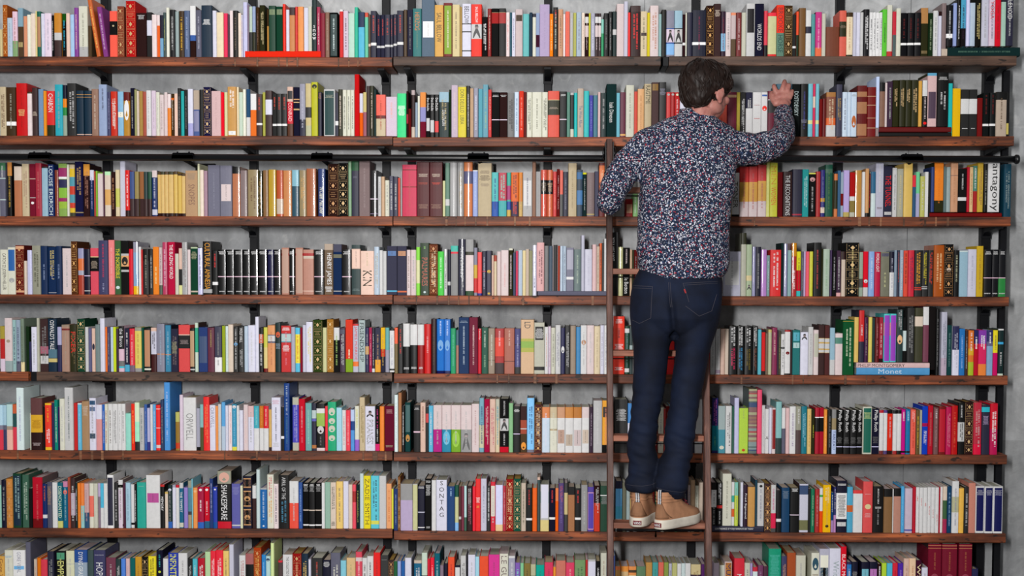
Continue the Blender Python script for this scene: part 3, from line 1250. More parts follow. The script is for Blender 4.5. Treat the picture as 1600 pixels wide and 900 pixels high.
"""
@0 486
0 38 118 a65 b0-28:a94 b28-72:b33 b72-100:dcd
40 98 55 dcc b80-100:9aa oa98:40-46
100 125 70 9bb ~~335
127 160 70 9ab ~~335 b80-100:667
163 192 60 787 b82-100:eda ~665
205 228 120 232
230 246 240 335
248 290 125 dde ~aaa
292 312 55 bba
314 376 62 433 ~~888 b52-66:a67 b70-85:ccc
380 446 60 234 teee:3-58:OSWALD'S_TALE b58-74:578 b75-82:cb7
450 482 125 aac b40-100:335
485 545 107 a87 b0-4:987 b8-12:733 ~a98
548 600 107 332 td22:15-60:FIXER ~~764
605 662 62 143 g
670 692 125 ccc
695 718 135 668
720 744 135 dba o334:35-50
748 780 105 788
788 822 57 dde v
824 837 125 e73
840 862 125 446 ~aaa
865 885 125 bcd
886 906 125 cd3
910 926 140 434
930 970 118 dbc b0-50:222 b76-88:777 b88-92:4bc teee:5-45:the_Baron
975 1010 135 334 b84-100:5ac tddd:10-80:~
1014 1052 138 d34 b85-100:767 ~eaa
1055 1106 128 dc6 b0-8:998 b92-100:999 ~b95
1109 1126 130 254
1128 1178 135 222 q b86:4-88 b92-96:ddc
1183 1224 130 ccd b60-100:422 b0-8:dba t212:10-50:~~
1228 1288 100 889 b62-64:c85 ~9ab v
1290 1330 112 48a b62-64:c85 ~9bc
1340 1388 140 334 h997:30-60 ~~766
1398 1482 110 d55 b22-50:333 b20-22:dba h988:32-42
1488 1522 135 222 q b97:6-88 b93-96:ccc
1525 1550 92 cdc b10-60:4a8
1552 1622 128 347 q 457:20-80
@320 486
25 76 130 634 t985:5-45:~
80 135 120 445 b68-100:eee ~888
137 160 115 9a3
162 182 118 cdd ~99a
184 222 105 dcb
228 262 122 333 t bbb:5-95:~ o59c:35-42
264 306 122 333 teee:3-35:WOLF_HALL tbbb:50-90:~~
310 338 118 bcd
340 394 112 dde ~ccc
396 422 45 dde
428 458 130 222 b15-35:c64 ~~ddd
460 490 128 dc8 b0-45:cc5 b92-100:722
493 550 112 d96 b20-38:667 b22-34:ccc ~b75
553 594 92 233 oc53:18-30 h89a:42-55
598 670 115 c44 heee:4-13 b17-36:49a b18-34:bcc heee:42-58 ~d78
678 706 125 aab
708 744 130 ed4 b0-15:5bd b80-100:5bd td83:18-78:~~
746 762 130 823
764 790 110 ccd
792 840 85 dde tdc4:10-85:~~ 
848 918 70 342 g
924 950 130 cc9
958 1004 65 a73 g
1010 1050 130 222 b0-28:ddd ~9b6
1055 1096 130 434 q556:4-14 t ccc:15-85:~~
1100 1154 68 d43 b75-100:8a3 teec:55-75:~
1160 1198 100 bbc b0-4:c33 b78-88:e73 tc33:5-75:JAMES_McBRIDE
1204 1252 72 abb t233:5-80:FRIENDSHIP
1256 1281 130 335 b42-60:da6 ~~999
1284 1304 130 a35 ~d9a
1308 1326 130 223 ~ccc b92-100:ddd
1330 1370 130 445 b72-100:ea4 ~a86
1376 1408 130 eb3 b48-65:c43 b65-100:334 ~b94
1412 1440 130 6aa b50-100:99a
1445 1480 140 ddd b0-4:222 b92-96:222 ~aab
1483 1508 130 764 b0-35:e64
1512 1546 105 333 t c33:10-60:~
1550 1600 98 222 b0-46:ddd heee:88-94 v
@640 486
5 60 105 222 b0-42:ddd heee:87-92 v
64 112 105 922 b0-42:ddd heee:87-92 v
115 165 102 c22 teaa:25-60:~ v
170 208 60 322 v ~543
216 268 65 37c b95-100:225 o 7ad:38-58 tcdf:3-30:~
273 318 65 37c b95-100:225 o 7ad:38-58 tcdf:3-30:~
322 360 135 296 ~5b9
364 381 150 467 b35-100:a76
385 462 50 346 ~abc t9ab:18-52:THE_MATTER_WITH_THINGS h9ab:6-10
466 530 50 734 tdbb:18-52:THE_MATTER_WITH_THINGS ~caa
536 560 138 c23 tecc:0-25:Family
563 612 128 254 t bcb:8-45:~ t9b9:60-90:~
615 665 135 987 ~ccb b70-71:332
668 737 137 a33 b20-62:d43 b62-63:222 b76-100:433 tfcc:5-40:~
740 818 135 a65 b72-73:422 tdba:5-40:~
822 865 138 447 b35-36:222 b85-100:333 ~aac
870 968 68 db9 b35-60:bb6 b40-52:9b6 t444:4-16:LD
976 1052 90 bba q 111:8-34 hddd:12-32 b86-93:111
1056 1082 125 ddd ~c87
1084 1102 120 dcd ~988
1106 1136 130 ccb ~776
1140 1178 110 ccc ~~889
1182 1210 130 335 oddd:40-55
1216 1252 115 333 ~~bbb
1256 1298 115 987
1300 1332 125 48b
1338 1382 112 ddd ob86:30-40 ~bbb
1385 1440 112 dcc ~bbb
1442 1486 118 dca ~ba8
1490 1516 112 dde ~888
1520 1546 112 ddd ~88a
@960 486
-10 78 42 e43 v heee:5-13 b20-40:d43 t322:20-38:~ heee:48-58 heee:88-94
80 115 118 143 b5-14:ddd b88-96:ddd ~688
118 140 118 344 b40-50:abb
FILL 142 406 140
410 465 140 d33
FILL 470 745 140
750 785 140 bbb ~999
788 826 140 bbb ~aaa b90-98:989
828 860 140 dba
862 890 140 dcb
895 954 118 222 teee:2-42:~~ td36:45-92:~~ v
960 1010 118 222 teee:2-42:~~ t49c:45-92:~~ v
1015 1074 118 222 teee:2-42:~~ t762:45-92:~~ v
1078 1118 118 222 teee:2-42:~~ t854:45-92:~~ v
1120 1148 145 6bc
1150 1178 145 d33 b0-6:333 b92-100:333
1180 1198 175 765
1200 1226 145 bb9 b0-6:cb7
1230 1268 130 835 tdaa:10-60:~
1272 1280 150 434
1282 1298 155 443 ~aa5
1300 1328 180 ddd b32-36:333 ~333
1330 1372 148 ddd b0-4:a22 o712:48-55 b97-100:333
1376 1388 150 322
1390 1448 150 377 q 5ab:5-24 q acc:28-40
1452 1510 165 dde o444:4-18
1515 1552 125 ccc ~aaa
1554 1592 148 dcc q bba:8-60
@1280 486
-6 40 110 433 b26-56:ca6 b27-34:ccc b37-47:ccc b50-55:ccc
42 78 112 533 b26-56:ca6 b27-34:ccc b37-47:ccc b50-55:ccc
85 122 132 9bc b68-100:ccc
124 178 175 dcc b10-25:587
186 268 70 153 ~~cdb b2-3:a94
274 302 48 db6 z400
312 348 -5 334 z400 b0-60:c33 tddd:28-50:~
352 380 48 424 z400 ~988
384 410 48 dc6 z400
414 432 55 344 z400
436 464 50 622 z400 ~b77
468 498 50 a34 z400 ~dbb b92-100:322
503 548 22 5cc z398 q 94b:3-98 b18-45:da9
552 598 22 5cc z398 q 94b:3-98 b18-45:da9
604 650 -10 344 z398 oeb8:48-66 tccc:0-40:~~
656 680 50 cdd z398 b0-30:222 b75-100:222
684 740 -25 333 z398 ~~999
745 806 -25 443 z398 b16-34:dcb
808 852 -40 745 z398 b0-33:ddd
858 908 -30 211 z460
910 935 -15 222 z510 ~999
950 995 8 bbc z505 ~~778 b72-100:bab
998 1034 112 244 ~688
1038 1088 118 dde b0-48:335 ~~bbc
1092 1136 140 37b ~9be
1140 1160 152 433 ~ccc
1162 1204 152 d73 b70-100:ab3 teee:5-45:~ b40-55:da3
1206 1242 150 b23 b0-30:336 tfff:15-45:~~
1244 1304 150 d36 b0-30:84a b75-100:e84 tfff:10-45:~~
1308 1352 150 8ac b0-25:336 b25-35:668 tfff:5-30:~
1356 1392 150 ed3 b50-100:c26 t765:10-45:~
1396 1438 140 233 b0-3:ddd b28-33:4ad b96-100:cdc tccc:50-80:~
LIE 268 288 405 500 988
LIE 290 862 405 445 dbb h222:2-66:PHILIP_MONTGOMERY
LIE 290 862 447 503 59c hcde:30-62:Monet
LIE 866 884 410 490 ccc
""",
"""
@0 596
-20 24 185 bde b45-55:889 b55-100:d45
26 48 185 acd b45-55:667 b55-100:446
52 98 180 bdd b48-56:a98 b56-100:eba
100 128 180 c64 b20-50:355 b50-100:d45
130 188 50 dee ~aac
232 242 250 ccb
244 335 130 644 b32-66:da3 b66-100:322 ha72:42-60 hbaa:86-94
336 350 195 222
352 402 170 e43 b0-4:eb3 b94-100:eb3 teb3:10-42:~ teee:55-85:~~
404 424 170 335
428 452 145 187 ~cdc
454 466 200 325
468 505 135 ddc ~bbb
508 572 48 ccc ~566
580 604 170 c33
606 638 170 6bd b0-3:ddd ~9ce
640 696 155 a86 h cba:10-30
700 748 130 dde q357:5-13 q679:17-25 q456:68-78 ~999
755 798 182 d99 b0-32:dde
800 816 182 36b ~ccd
824 845 177 ddc ~~a33
846 878 175 ddd ~543
882 920 175 ddd ~~777
922 946 175 ddd ~999
948 980 175 ddd ~888
985 1025 250 9dc
1025 1050 175 e32 ~fa5
1054 1088 165 dec b40-82:aec b82-100:333
1094 1128 205 bbb ~788
1130 1150 180 46a ~99b
1152 1174 208 bbd b80-100:448
1176 1194 180 ddd
1198 1216 180 6ad ~cde
1222 1252 185 e33 b8-9:fff b50-51:fff b88-95:dcc
1258 1280 145 346 ~a97
1285 1330 8 59d ~bce
1372 1402 240 973 b0-25:bb6 b80-95:c42
1408 1432 105 dcd
1436 1532 125 ddd t999:30-80:ORWELL
1538 1562 210 aab b92-100:222
1565 1588 180 8bb b50-100:553
1590 1636 122 e33 ~~e85
@320 596
40 82 185 dde t99a:5-50:ORWELL
88 104 192 e95
106 128 178 ccc
132 158 162 6ad b50-100:bcd
164 184 188 dde ~bbb
188 210 188 edd ~c88
214 246 180 49b o ddd:2-9 b92-100:dd5 ~8bd
252 270 188 ddd
272 300 225 dde
302 334 182 dcc ~dbb
342 380 192 dde ~aaa b0-25:dbb
386 424 192 ddd b0-50:4ab t8cc:5-45:~
428 458 192 ddd b0-50:c73 td94:5-45:~
462 498 192 ddd b0-50:d23 tdba:5-45:~
502 520 220 ca6 b92-100:322
524 590 125 dde t 667:18-85:~ hc9a:5-14 hbbb:85-95
598 618 200 222 b67-73:eee
620 664 15 148 tbcd:4-48:~ t479:50-95:~
684 732 125 55b b0-14:bba b85-100:bba ~~aad
738 780 138 c23 teaa:15-55:~ ~d67
788 832 170 7aa ~9cb
838 868 170 334 b15-32:bcc b33-38:66b b88-95:b74
876 936 175 222 b10-20:ddd b20-48:9b5 o ccc:47-64 b64-94:111 b94-100:dcc t777:70-90:~
942 958 195 e34
962 1024 160 2a7 o ccb:12-28 o ccb:33-45 o ccb:48-62 o ccb:68-80
1030 1068 205 ade ~bcc
1074 1100 225 ddd ~c66
1106 1134 225 e45 ~eaa
1142 1168 220 59d b28-50:148 b0-28:bce
1174 1202 192 ddc b75-100:96c tcc4:5-50:~
1212 1246 125 cb9 ~~874
1256 1328 195 dde o333:10-24 t999:30-85:PIRANESI hccc:90-96
1334 1362 190 222 tc38:8-50:~ b85-100:d37 tccc:52-80:~
1370 1402 195 e83
1404 1478 192 613 hb88:8-18 haa8:88-94
1484 1506 105 dee ~aab
1516 1534 90 a75
1542 1560 190 222 ~~ccc
1566 1606 165 244 q 466:5-60 ob84:65-80
@640 596
-34 24 165 244 b0-6:d94 b90-100:c84
30 80 185 222 b56-59:ecd hddd:6-12
86 124 165 dba t854:8-60:~
128 146 200 222 b15-35:c44
150 182 190 6bd ~ddd
186 250 185 dcc b52-100:b38 ~aaa
254 322 185 dcc b52-100:28a ~bbb o6bd:55-85
326 396 185 dcc b52-100:7a2 ~bbb o9c4:55-90
402 482 185 dcc b52-100:999 ~bbb o666:60-95
486 542 175 dcc ~b99
546 580 130 7ab ~~347 b50-92:cca
584 624 138 a14 ~~dbb
626 670 138 dba ~~b46
672 702 138 bba ~~59a b40-100:dca
706 772 135 222 tddd:4-32:ANTHONY_POWELL b37-60:ccc o444:38-58 b90-100:c23 tccc:64-88:~
776 806 170 8b8
812 862 195 222 b59-61:dce hddd:6-14
866 912 195 433 b30-60:a54 b60-100:543 oe93:78-95 b48-50:ccc
920 972 130 8cf ~~147 b95-100:778
976 1032 180 533 ~~cba g
1034 1094 200 cde b0-24:d85 ~dde
1096 1150 200 ddc b0-24:cb9 b48-52:ba8 ~ccb
1154 1212 200 ddd b0-24:c97 q b98:50-80
1216 1276 200 ddd b0-24:c84 q ba9:60-85 
1280 1342 200 ddd b0-24:b73 q cbb:50-85
1346 1402 200 ddd b0-24:dcc q cba:50-80
1404 1430 198 313 ~a9a
1436 1498 150 bbb ~ccc
1510 1556 150 ea4 q222:12-32 b85-100:222 ~d86
@960 596
0 100 140 333 hddd:18-42
104 140 170 48c b40-60:dde b80-100:c43
FILL 142 338 185
340 385 205 ccb ~999
385 400 215 a44
FILL 402 628 185
630 685 140 ddd
734 756 210 222 ~~ddd
766 806 130 336 tb5a:3-50:~~ b50-95:278 t5a8:70-90:~
814 862 192 abb b50-100:59a o ddc:84-92
870 914 192 ddd ~~222
918 932 195 365
936 970 128 cce
974 1042 210 bd5 oc42:90-96 t ab6:4-25:~
1048 1110 60 677 s
1114 1152 65 e57
1150 1174 188 ccc ~aaa
1178 1204 215 ddd o444:62-68
1208 1226 205 dde
1230 1254 208 dcc q 822:3-90
1262 1302 158 8bb b70-100:344
1308 1334 208 ddd b45-100:667
1338 1362 208 dbb
1368 1412 195 ddd ~98a
1418 1456 195 998 tddd:5-40:~ b50-100:544
1460 1500 195 278 ~~9cd
1506 1534 215 db7 ~b95
1540 1562 220 332 tcc4:35-65:~
1566 1616 205 a23 b20-22:fff b22-52:222
@1280 596
0 34 205 a23 b20-22:fff b22-52:222
36 60 220 e94 ~fc8
66 92 222 222 ~777
98 130 218 986 b0-20:888 b46-100:bce t336:48-90:TABLEAU
136 182 222 222 teee:1-50:Philip_Roth h666:62-78 b83-85:cce
188 234 222 222 teee:1-50:Philip_Roth h666:62-78 b83-85:cce
240 288 222 222 teee:1-50:Philip_Roth h666:62-78 b83-85:cce
292 334 222 222 teee:1-50:Philip_Roth h666:62-78 b83-85:cce
338 408 198 ccb q 265:3-97 hbc8:12-26
412 464 215 223 teee:3-50:Philip_Roth h666:62-78 b83-85:cce
470 500 225 ddd b0-6:b23 b92-100:733
502 530 225 ddd b0-6:548 b92-100:547
532 570 225 d32 b0-8:222 b92-100:322 tdaa:15-65:~
574 604 225 ddd b0-8:222 b92-100:a33
606 640 225 ddd b0-8:222 b92-100:222
642 672 220 c28 teee:4-28:~~ b93-97:222
674 708 220 27a tade:4-28:~~ b93-97:222
712 750 220 e65 tecc:4-28:~~ ~b43
754 780 225 653 ~~ca3
786 800 225 aa9
804 846 195 24b b35-42:a25 teee:50-80:~~
850 888 190 b23 ~b66
892 928 205 755 tddd:4-28:~~ ~a88
930 984 195 722 q b23:6-95
988 1028 200 b25 ~~d89
1032 1076 190 b22 ~d64
1084 1130 165 222 b38-75:ccc t222:40-74:~~ tccc:5-30:~
1136 1198 160 322 g
1204 1262 165 b34 ~~caa b80-100:d24
1268 1328 185 334 b4-14:3bc h a9b:22-40
1332 1390 172 c23 ~~fff b50-100:b25
""",
"""
@0 718
-12 10 200 9cb
14 50 162 223 ~999
55 100 150 c84 b40-41:a63 b57-58:a63 b74-75:a63 g
106 168 110 243 q 234:4-96 t 9bb:5-85:~~ d
178 222 120 465 ~~bcb
232 250 225 222
258 330 140 b23 b82-100:712 ~c66 d
336 368 190 236 b70-78:ddd t c63:5-40:~
372 405 175 556 v h a86:10-50
410 448 180 ddd
452 492 180 267 tdec:8-78:DISENCHANTED b85-100:cc7
492 530 172 268 b0-12:c8a o e65:18-28 ~9bb
532 552 140 a54 
555 590 145 433 b30-75:bab ~~ccc
590 606 180 233 ~~ccc
608 630 185 e83 ~c62
632 660 185 e84 b50-100:9cc ~e95
662 697 187 caa b65-100:357 ~b99
700 732 187 ddc b28-75:e76
734 765 187 ccb
767 785 187 bac b30-100:878
787 810 187 5bd b55-100:ddd
812 838 187 ddd
842 890 120 eee q 334:5-95
893 922 182 333 ~~bbb
926 960 160 ddd b10-16:222 q dcd:20-100 ~887 b92-97:333
962 980 185 534 
985 1020 180 acd ~8ab
1024 1050 195 ddd b88-93:222
1052 1068 195 222 ~~ddd
1074 1138 178 3a9 h 8ba:8-12 
1145 1250 122 ddd qb59:34-52 d
1256 1286 195 222 b0-5:c33 teee:28-60:MEMORY
1290 1310 255 dcb b0-5:db6
1315 1342 200 233 b85-100:36b ~999 odde:8-14
1348 1372 200 dde b0-6:aab
1374 1400 200 ddd b0-6:c23
1403 1432 182 268 b0-12:ccc b88-98:ccb teee:20-65:THE_TEMPEST
1436 1466 220 98c
1470 1498 165 589 b0-15:998 b65-72:444 b72-100:a97
1500 1508 150 8cd
1510 1542 220 e95 oeb8:6-12
1546 1594 215 a24 b85-100:36b teee:30-60:~ o eee:4-10
1596 1636 215 c23 b83-100:368 o eee:4-10 tecc:35-70:~
@320 718
38 62 150 347 taac:10-70:~
66 98 215 34a b85-100:259 oeee:4-8
102 206 90 222 b0-22:998 oda9:2-20 teee:24-85:SHAKESPEARE b88-100:c23 d
212 276 190 66a h88b:8-25 b92-95:ccc
279 296 205 ddb
300 368 130 223 q c96:4-22 q 224:6-20 q c96:28-58 q 224:30-56 q c96:63-94 q 224:65-92 oc96:38-48 oc96:74-83
372 400 205 ddd b30-100:433
404 430 80 cdd
434 484 222 26a b0-4:aaa tcde:10-80:~ o eee:92-96
490 538 118 ddc tc24:4-45:~~ td93:48-90:~~
541 575 190 edd t556:4-90:~~
580 656 122 222 tccc:4-45:APRIL_OF_THE t59b:48-90:~~
664 730 170 ddd b46-100:e54 ~bbb
736 764 178 359 ~8ad
767 812 182 111 b59-61:dcb heee:3-8 h999:8-20 b91-94:eee
814 862 182 111 b59-61:dcb heee:3-8 h999:8-20 b91-94:eee
864 912 182 111 b59-61:dcb heee:3-8 h999:8-20 b91-94:eee
914 936 182 ddd
940 980 178 9ba
984 1024 178 dcb t333:8-60:~~ h333:85-95
1030 1078 172 ec7 ~876
1082 1120 172 dde
1124 1152 195 dcb
1156 1182 195 e56 b15-40:a33
1185 1208 195 233 ~cc6
1212 1238 110 cdd
1244 1294 128 ed3 t762:5-92:ZADIE_SMITH
1298 1358 128 6cd t345:8-85:~~ b85-92:dd6
1364 1416 128 ccc
1420 1458 190 ea7 ~c74
1461 1474 230 dd4
1476 1506 230 347 ~89b
1510 1562 135 853 g
1568 1625 190 bbc b30-100:bac ~887
@640 718
-72 22 190 bac b0-35:999 
25 60 190 bbb b2-98:cc9
66 116 205 223 b58-60:ccd heee:2-7 b92-94:eee
122 168 150 222 hddd:4-8 hccc:12-34 hccc:92-98
174 206 162 ddd
210 290 160 dde u222:2-77:SONTAG
294 350 210 247 t9bd:4-24:~
356 382 200 cc9 b0-26:254 b82-100:8be
386 402 210 533 b68-74:ccc
404 424 210 734
428 444 205 bdd b70-100:465
448 490 205 322 tccc:5-50:~~ ~~a67
492 512 210 e34
516 552 150 e33 heee:36-48 hdb5:52-56
558 600 150 ccd ~99a
604 630 205 333 tddd:5-80:~~
634 668 175 d34 q ddc:8-70 ~~cbb 
672 728 200 ddf b86-100:ec9
730 750 205 b34 ~caa
754 808 155 922 g ~~da8
815 866 150 254 g
874 908 185 cba ~665
910 956 220 222 b70-75:eee tc33:5-40:~
960 992 222 e62
1000 1018 140 455 b0-5:dba
1022 1088 195 bbb b15-40:9aa q dde:0-72 b76-100:dc8 
1090 1136 225 223 b68-73:eee tc33:5-35:~
1140 1160 225 e62 b0-30:e85
1164 1204 185 547 tb55:5-40:~~ ~76a
1208 1234 185 444 b20-65:cb8
1238 1288 215 a75 b0-18:333
1292 1336 225 222 b68-73:eee tc33:5-35:~
1342 1386 200 999 ~bbb
1394 1438 215 549 b12-96:c9b q 54a:14-94 
1442 1484 205 322 b38-100:c43 tccc:4-60:~~
1490 1554 205 243 b20-22:ddd h888:24-42
@960 718
8 58 170 6ad b0-15:334 b50-75:5ac b75-100:bbb
62 90 180 665
92 120 210 9aa
FILL 122 570 205
572 592 200 baa ~~556
594 626 160 ca8
628 656 205 ddc ~998
658 690 180 cba
756 796 180 222 b15-50:ddd ~999
800 840 180 222 tddd:2-45:~~ b46-52:c33 tddd:55-85:~
846 912 112 ddc z525 ~998
918 936 178 ddd z525 b30-45:4a9 b60-78:d63
938 966 178 cd5 z525 b0-30:8cb ~897
982 1004 178 dde z525
1006 1036 200 323 z525 teee:20-80:Fred_Sigmund
1042 1096 205 c95 z525 b0-3:654
1098 1114 160 245 z525
1116 1166 185 ccc z525 o222:4-10 ~889
1172 1218 188 433 ~~a75 g
1222 1260 200 ccc b60-92:d35 b92-100:555 tc58:8-55:~
1264 1300 240 222 b68-75:ddd
1306 1366 220 246 h789:8-25
1370 1440 220 111 heee:2-10 b60-62:dcd
1446 1512 192 ccd b3-22:457 b75-96:775
1516 1530 230 333
1534 1562 232 275 ~9b9
1566 1600 232 a33 ~c88
LIE 20 690 545 570 333
LIE 765 1165 530 575 334 heee:5-80:CONTINUANCE_OF_YOHJI_YAMAMOTO_BY_TODAY
@1280 718
0 26 225 ddd b15-20:4a5 b52-100:e52
30 90 200 eb2 teda:5-40:~~ ~ca5 o432:84-90
93 110 260 247 tccc:5-50:~~ b70-100:a8b
112 128 215 336 tccc:5-50:~~ b62-100:b8b
132 214 165 223 heee:6-12 b24-74:eee h333:28-72 q ccc:80-88
217 260 215 5ac b40-55:c63
264 336 240 ddd b0-8:d44
340 414 172 d55 o dc9:44-54 h daa:24-26 hdaa:62-72
416 498 210 222 tccc:5-40:~ hddd:44-50 t999:50-85:~
502 566 230 864 b0-18:222
572 578 230 ddd
578 630 225 b87 b0-18:222
642 664 210 5ad ~8ce
668 722 225 cbc b92-96:66a
730 752 215 b23
752 778 218 ddd tc44:20-32:~
780 808 218 ddd tc44:24-42:~
810 842 218 ddd tc44:34-42:~
844 872 218 ddd tc44:42-62:~
874 902 218 ddd tc44:48-70:~
904 932 218 ddd tc44:58-84:~
934 940 215 b23
944 960 215 ddd
964 994 210 dcb b30-70:464 b70-100:a35
998 1030 210 246 ~8ac
1036 1086 170 ddd b30-60:bb9 ~99a
1090 1126 225 db6 b0-5:322 b0-100:eb5
1130 1162 215 333 ~~bbb
1166 1218 185 c87
1222 1288 210 ddd q 125:3-96 h aab:8-20
1290 1354 210 ddd q 125:3-96 h aab:8-20
1356 1430 210 ddd q 125:3-96 h aab:8-20
""",
"""
@0 828
-10 38 205 da5 t743:5-60:Gore_Vidal
42 102 158 ddc h 8ac:10-14 ~bbb
106 200 158 eee t99a:3-40:GORE_VIDAL q7be:28-34
204 242 98 667
268 290 230 cba ~c86
292 320 220 d72
322 372 232 d45 
374 425 168 334 ~~999 
442 515 165 222 q 597:3-15 tdd8:18-60:EMPIRE ~dd8
518 582 165 ddb b23-24:bbb ~bbb
588 682 155 359 t eee:4-50:DYING_GRASS b22-60:9ab
692 730 158 455
738 822 158 446 teee:22-50:HOPE h 99a:8-10
832 905 218 745 ~ccc
908 944 228 344 ~~ddd
950 982 225 58d
984 1014 225 dbb ~caa
1018 1056 222 266 
1060 1108 210 c93 ~a73
1112 1158 212 222 g
1164 1220 205 ed3 t543:4-50:~~
1226 1272 160 223 t4bb:8-30:~ ocd4:36-40
1276 1314 225 ddd
1318 1392 180 34a tee5:3-45:INFINITE
1396 1464 182 ddd ~999
1468 1504 225 333 ~~ccc
1508 1544 225 5bc ~cdd
1548 1598 222 b23 ~~eee
@320 828
-18 0 190 a23
4 42 172 bda
50 84 165 e34 ~~eee
92 140 158 e34 ~~eee
150 190 165 ec7 ~875
192 228 115 ccd
268 318 200 ddd tb77:10-50:~~
320 380 185 a66 b20-80:222
386 442 138 a42 ~~da5 g
446 476 195 38c ~8be
480 512 205 bdd o346:4-10
516 542 105 dea
574 606 240 544 b0-4:d34 
610 682 195 ddd t444:4-55:THE_COLLECTED_STORIES
688 752 185 922 ~d97 g
760 808 185 234 ~~ec7
812 830 230 dde
834 920 220 333 tc43:8-40:~ ~777
924 980 235 223 hddd:4-16
986 1056 180 667 teed:22-100:~~
1066 1104 238 8cd
1110 1174 218 db8 ~aa7
1182 1228 172 d56 b10-17:dcc ~ecc
1232 1266 220 ddd ~~332
1270 1316 205 ddd t222:12-60:~
1320 1368 178 e33 ~a33
1376 1432 200 444 h777:8-10 q 566:60-95
1436 1474 235 433 ~~a96 g
1480 1502 245 364
1506 1532 245 9ad
1536 1560 245 36a
1566 1615 218 dde
@640 828
-30 25 218 dde ~aaa
34 92 238 268 tddd:15-50:~~ b0-6:cba
96 138 178 cdc b40-60:332
142 160 225 d34
162 192 218 e34 ~ecc
194 234 185 267 ~9cc
240 264 275 878
270 296 262 223
302 348 212 e53 ~a33
356 394 275 223 q ddd:5-80
400 440 200 ccc ~~332 b50-60:c9c
456 512 195 dde ~bbb
514 542 210 ade
548 612 205 e53 tecc:40-80:~
620 700 195 d49 ~a47
704 768 185 ddc t766:4-60:LE_GUIN
774 822 205 aab b0-4:ddd tddd:12-60:~
826 862 258 86b ~~8dc
864 890 258 8c9 b40-100:6ad
894 942 262 874 ~543
946 984 268 bb9 b25-40:575
988 1048 275 2a9 ~187
1056 1120 255 d46 ~a35
1122 1138 290 e93
1144 1216 240 c76 b55-62:ccb b62-100:333
1222 1284 255 d46 ~eaa
1290 1368 235 796 ~~354
1378 1390 235 b33
1392 1450 232 dde t223:40-90:Toni b0-4:bbb
1456 1488 245 222 ~~ddd
1492 1536 180 ccb b40-100:dcb ~a98
1540 1600 200 458
@960 828
12 46 285 c95 b0-8:e85
50 106 285 db8 b0-12:e94
112 168 285 e95 b8-14:543 b20-40:dca
172 240 285 686
246 292 255 c95
298 338 255 5aa ~397
344 382 255 e76 
388 420 255 9a5
424 446 262 ccd ~336
450 486 260 cc8
490 520 262 eee
524 550 262 dee
554 590 262 eee
600 672 270 434 b0-22:dc9 ~~a85
676 712 268 526
772 814 258 dcd t777:30-60:~
818 856 275 ddc
860 916 248 dcc t236:4-50:MUSIC q b73:2-60
932 1012 222 d34 teee:30-80:Miss_MacIntosh
1016 1058 258 ccb ~888
1060 1076 262 a9c
1078 1116 290 c34 b10-50:dee 
1118 1158 275 746 ~a8a
1162 1198 285 534
1202 1298 148 297 h 5ba:10-60 d
1302 1340 205 655 b0-60:446 ~~c97
1348 1414 180 a53
1416 1492 200 ccb ~aaa
1534 1630 180 ddc o356:8-30 h876:36-70
@1280 828
-2 72 150 bbc q eed:10-60 q368:30-68
78 162 145 dde t9aa:20-80:Writing_Lou
168 210 132 d23 tfee:12-80:BLACK_MOUNTAIN
212 246 250 335 b5-30:37b ~~ccc
252 300 250 223 h999:20-40
322 384 250 223 q 7bc:14-34
388 450 250 223 q b7b:14-34
454 484 268 322 teee:5-60:~~
486 522 260 bd4
528 568 260 5bd
572 610 260 d34 ~b23
614 652 262 53a ~97c
656 696 222 dba ~b87
700 748 222 eca ~c97
754 796 238 413 teda:8-70:WHITE
798 842 295 dde ~888
850 946 110 723 b2-3:b75 b6-7:b75 ta64:12-40:~ o 945:44-52 d
956 1070 110 723 b2-3:b75 b6-7:b75 ta64:12-40:~ o 945:44-52 d
1084 1184 110 723 b2-3:b75 b6-7:b75 ta64:12-40:~ o 945:44-52 d
1192 1240 305 335
"""]

# ------------------------------------------------------------------ books
class MB:
    """verts and faces with a colour and a material slot per face"""
    def __init__(s):
        s.v = []; s.f = []; s.c = []; s.m = []

    def quad(s, a, b, c, d, col, m):
        n = len(s.v); s.v += [a, b, c, d]; s.f.append((n, n + 1, n + 2, n + 3)); s.c.append(col); s.m.append(m)

    def poly(s, pts, col, m):
        n = len(s.v); s.v += pts; s.f.append(tuple(range(n, n + len(pts)))); s.c.append(col); s.m.append(m)

    def add(s, o, M):
        n = len(s.v); s.v += [tuple(M @ Vector(p)) for p in o.v]
        s.f += [tuple(i + n for i in f) for f in o.f]; s.c += o.c; s.m += o.m

    def build(s, name, parent=None, loc=None):
        used = sorted(set(s.m)); ix = {m: i for i, m in enumerate(used)}
        return mesh_obj(name, s.v, s.f, [BOOKM[m] for m in used], parent, s.c, [ix[m] for m in s.m], loc=loc)


_tc = {}


def glyphs(txt):
    if txt not in _tc:
        cu = bpy.data.curves.new('t', 'FONT'); cu.body = txt; cu.size = 1.0; cu.resolution_u = 2
        o = bpy.data.objects.new('t', cu); COL.objects.link(o)
        bpy.context.view_layer.update()
        me = o.to_mesh()
        vs = [tuple(v.co) for v in me.vertices]; fs = [tuple(p.vertices) for p in me.polygons]
        o.to_mesh_clear(); bpy.data.objects.remove(o); bpy.data.curves.remove(cu)
        xs = [v[0] for v in vs] or [0, 1]; ys = [v[1] for v in vs] or [0, 1]
        _tc[txt] = (vs, fs, min(xs), max(xs), min(ys), max(ys))
    return _tc[txt]


OPT1 = 'hqotub'


def parse(line):
    tk = line.split()
    out = []
    i = 0
    while i < len(tk):
        x = tk[i]
        if x in ('h', 'q', 'o', 't', 'u') and i + 1 < len(tk):
            x = x + tk[i + 1]; i += 1
        out.append(x); i += 1
    return out


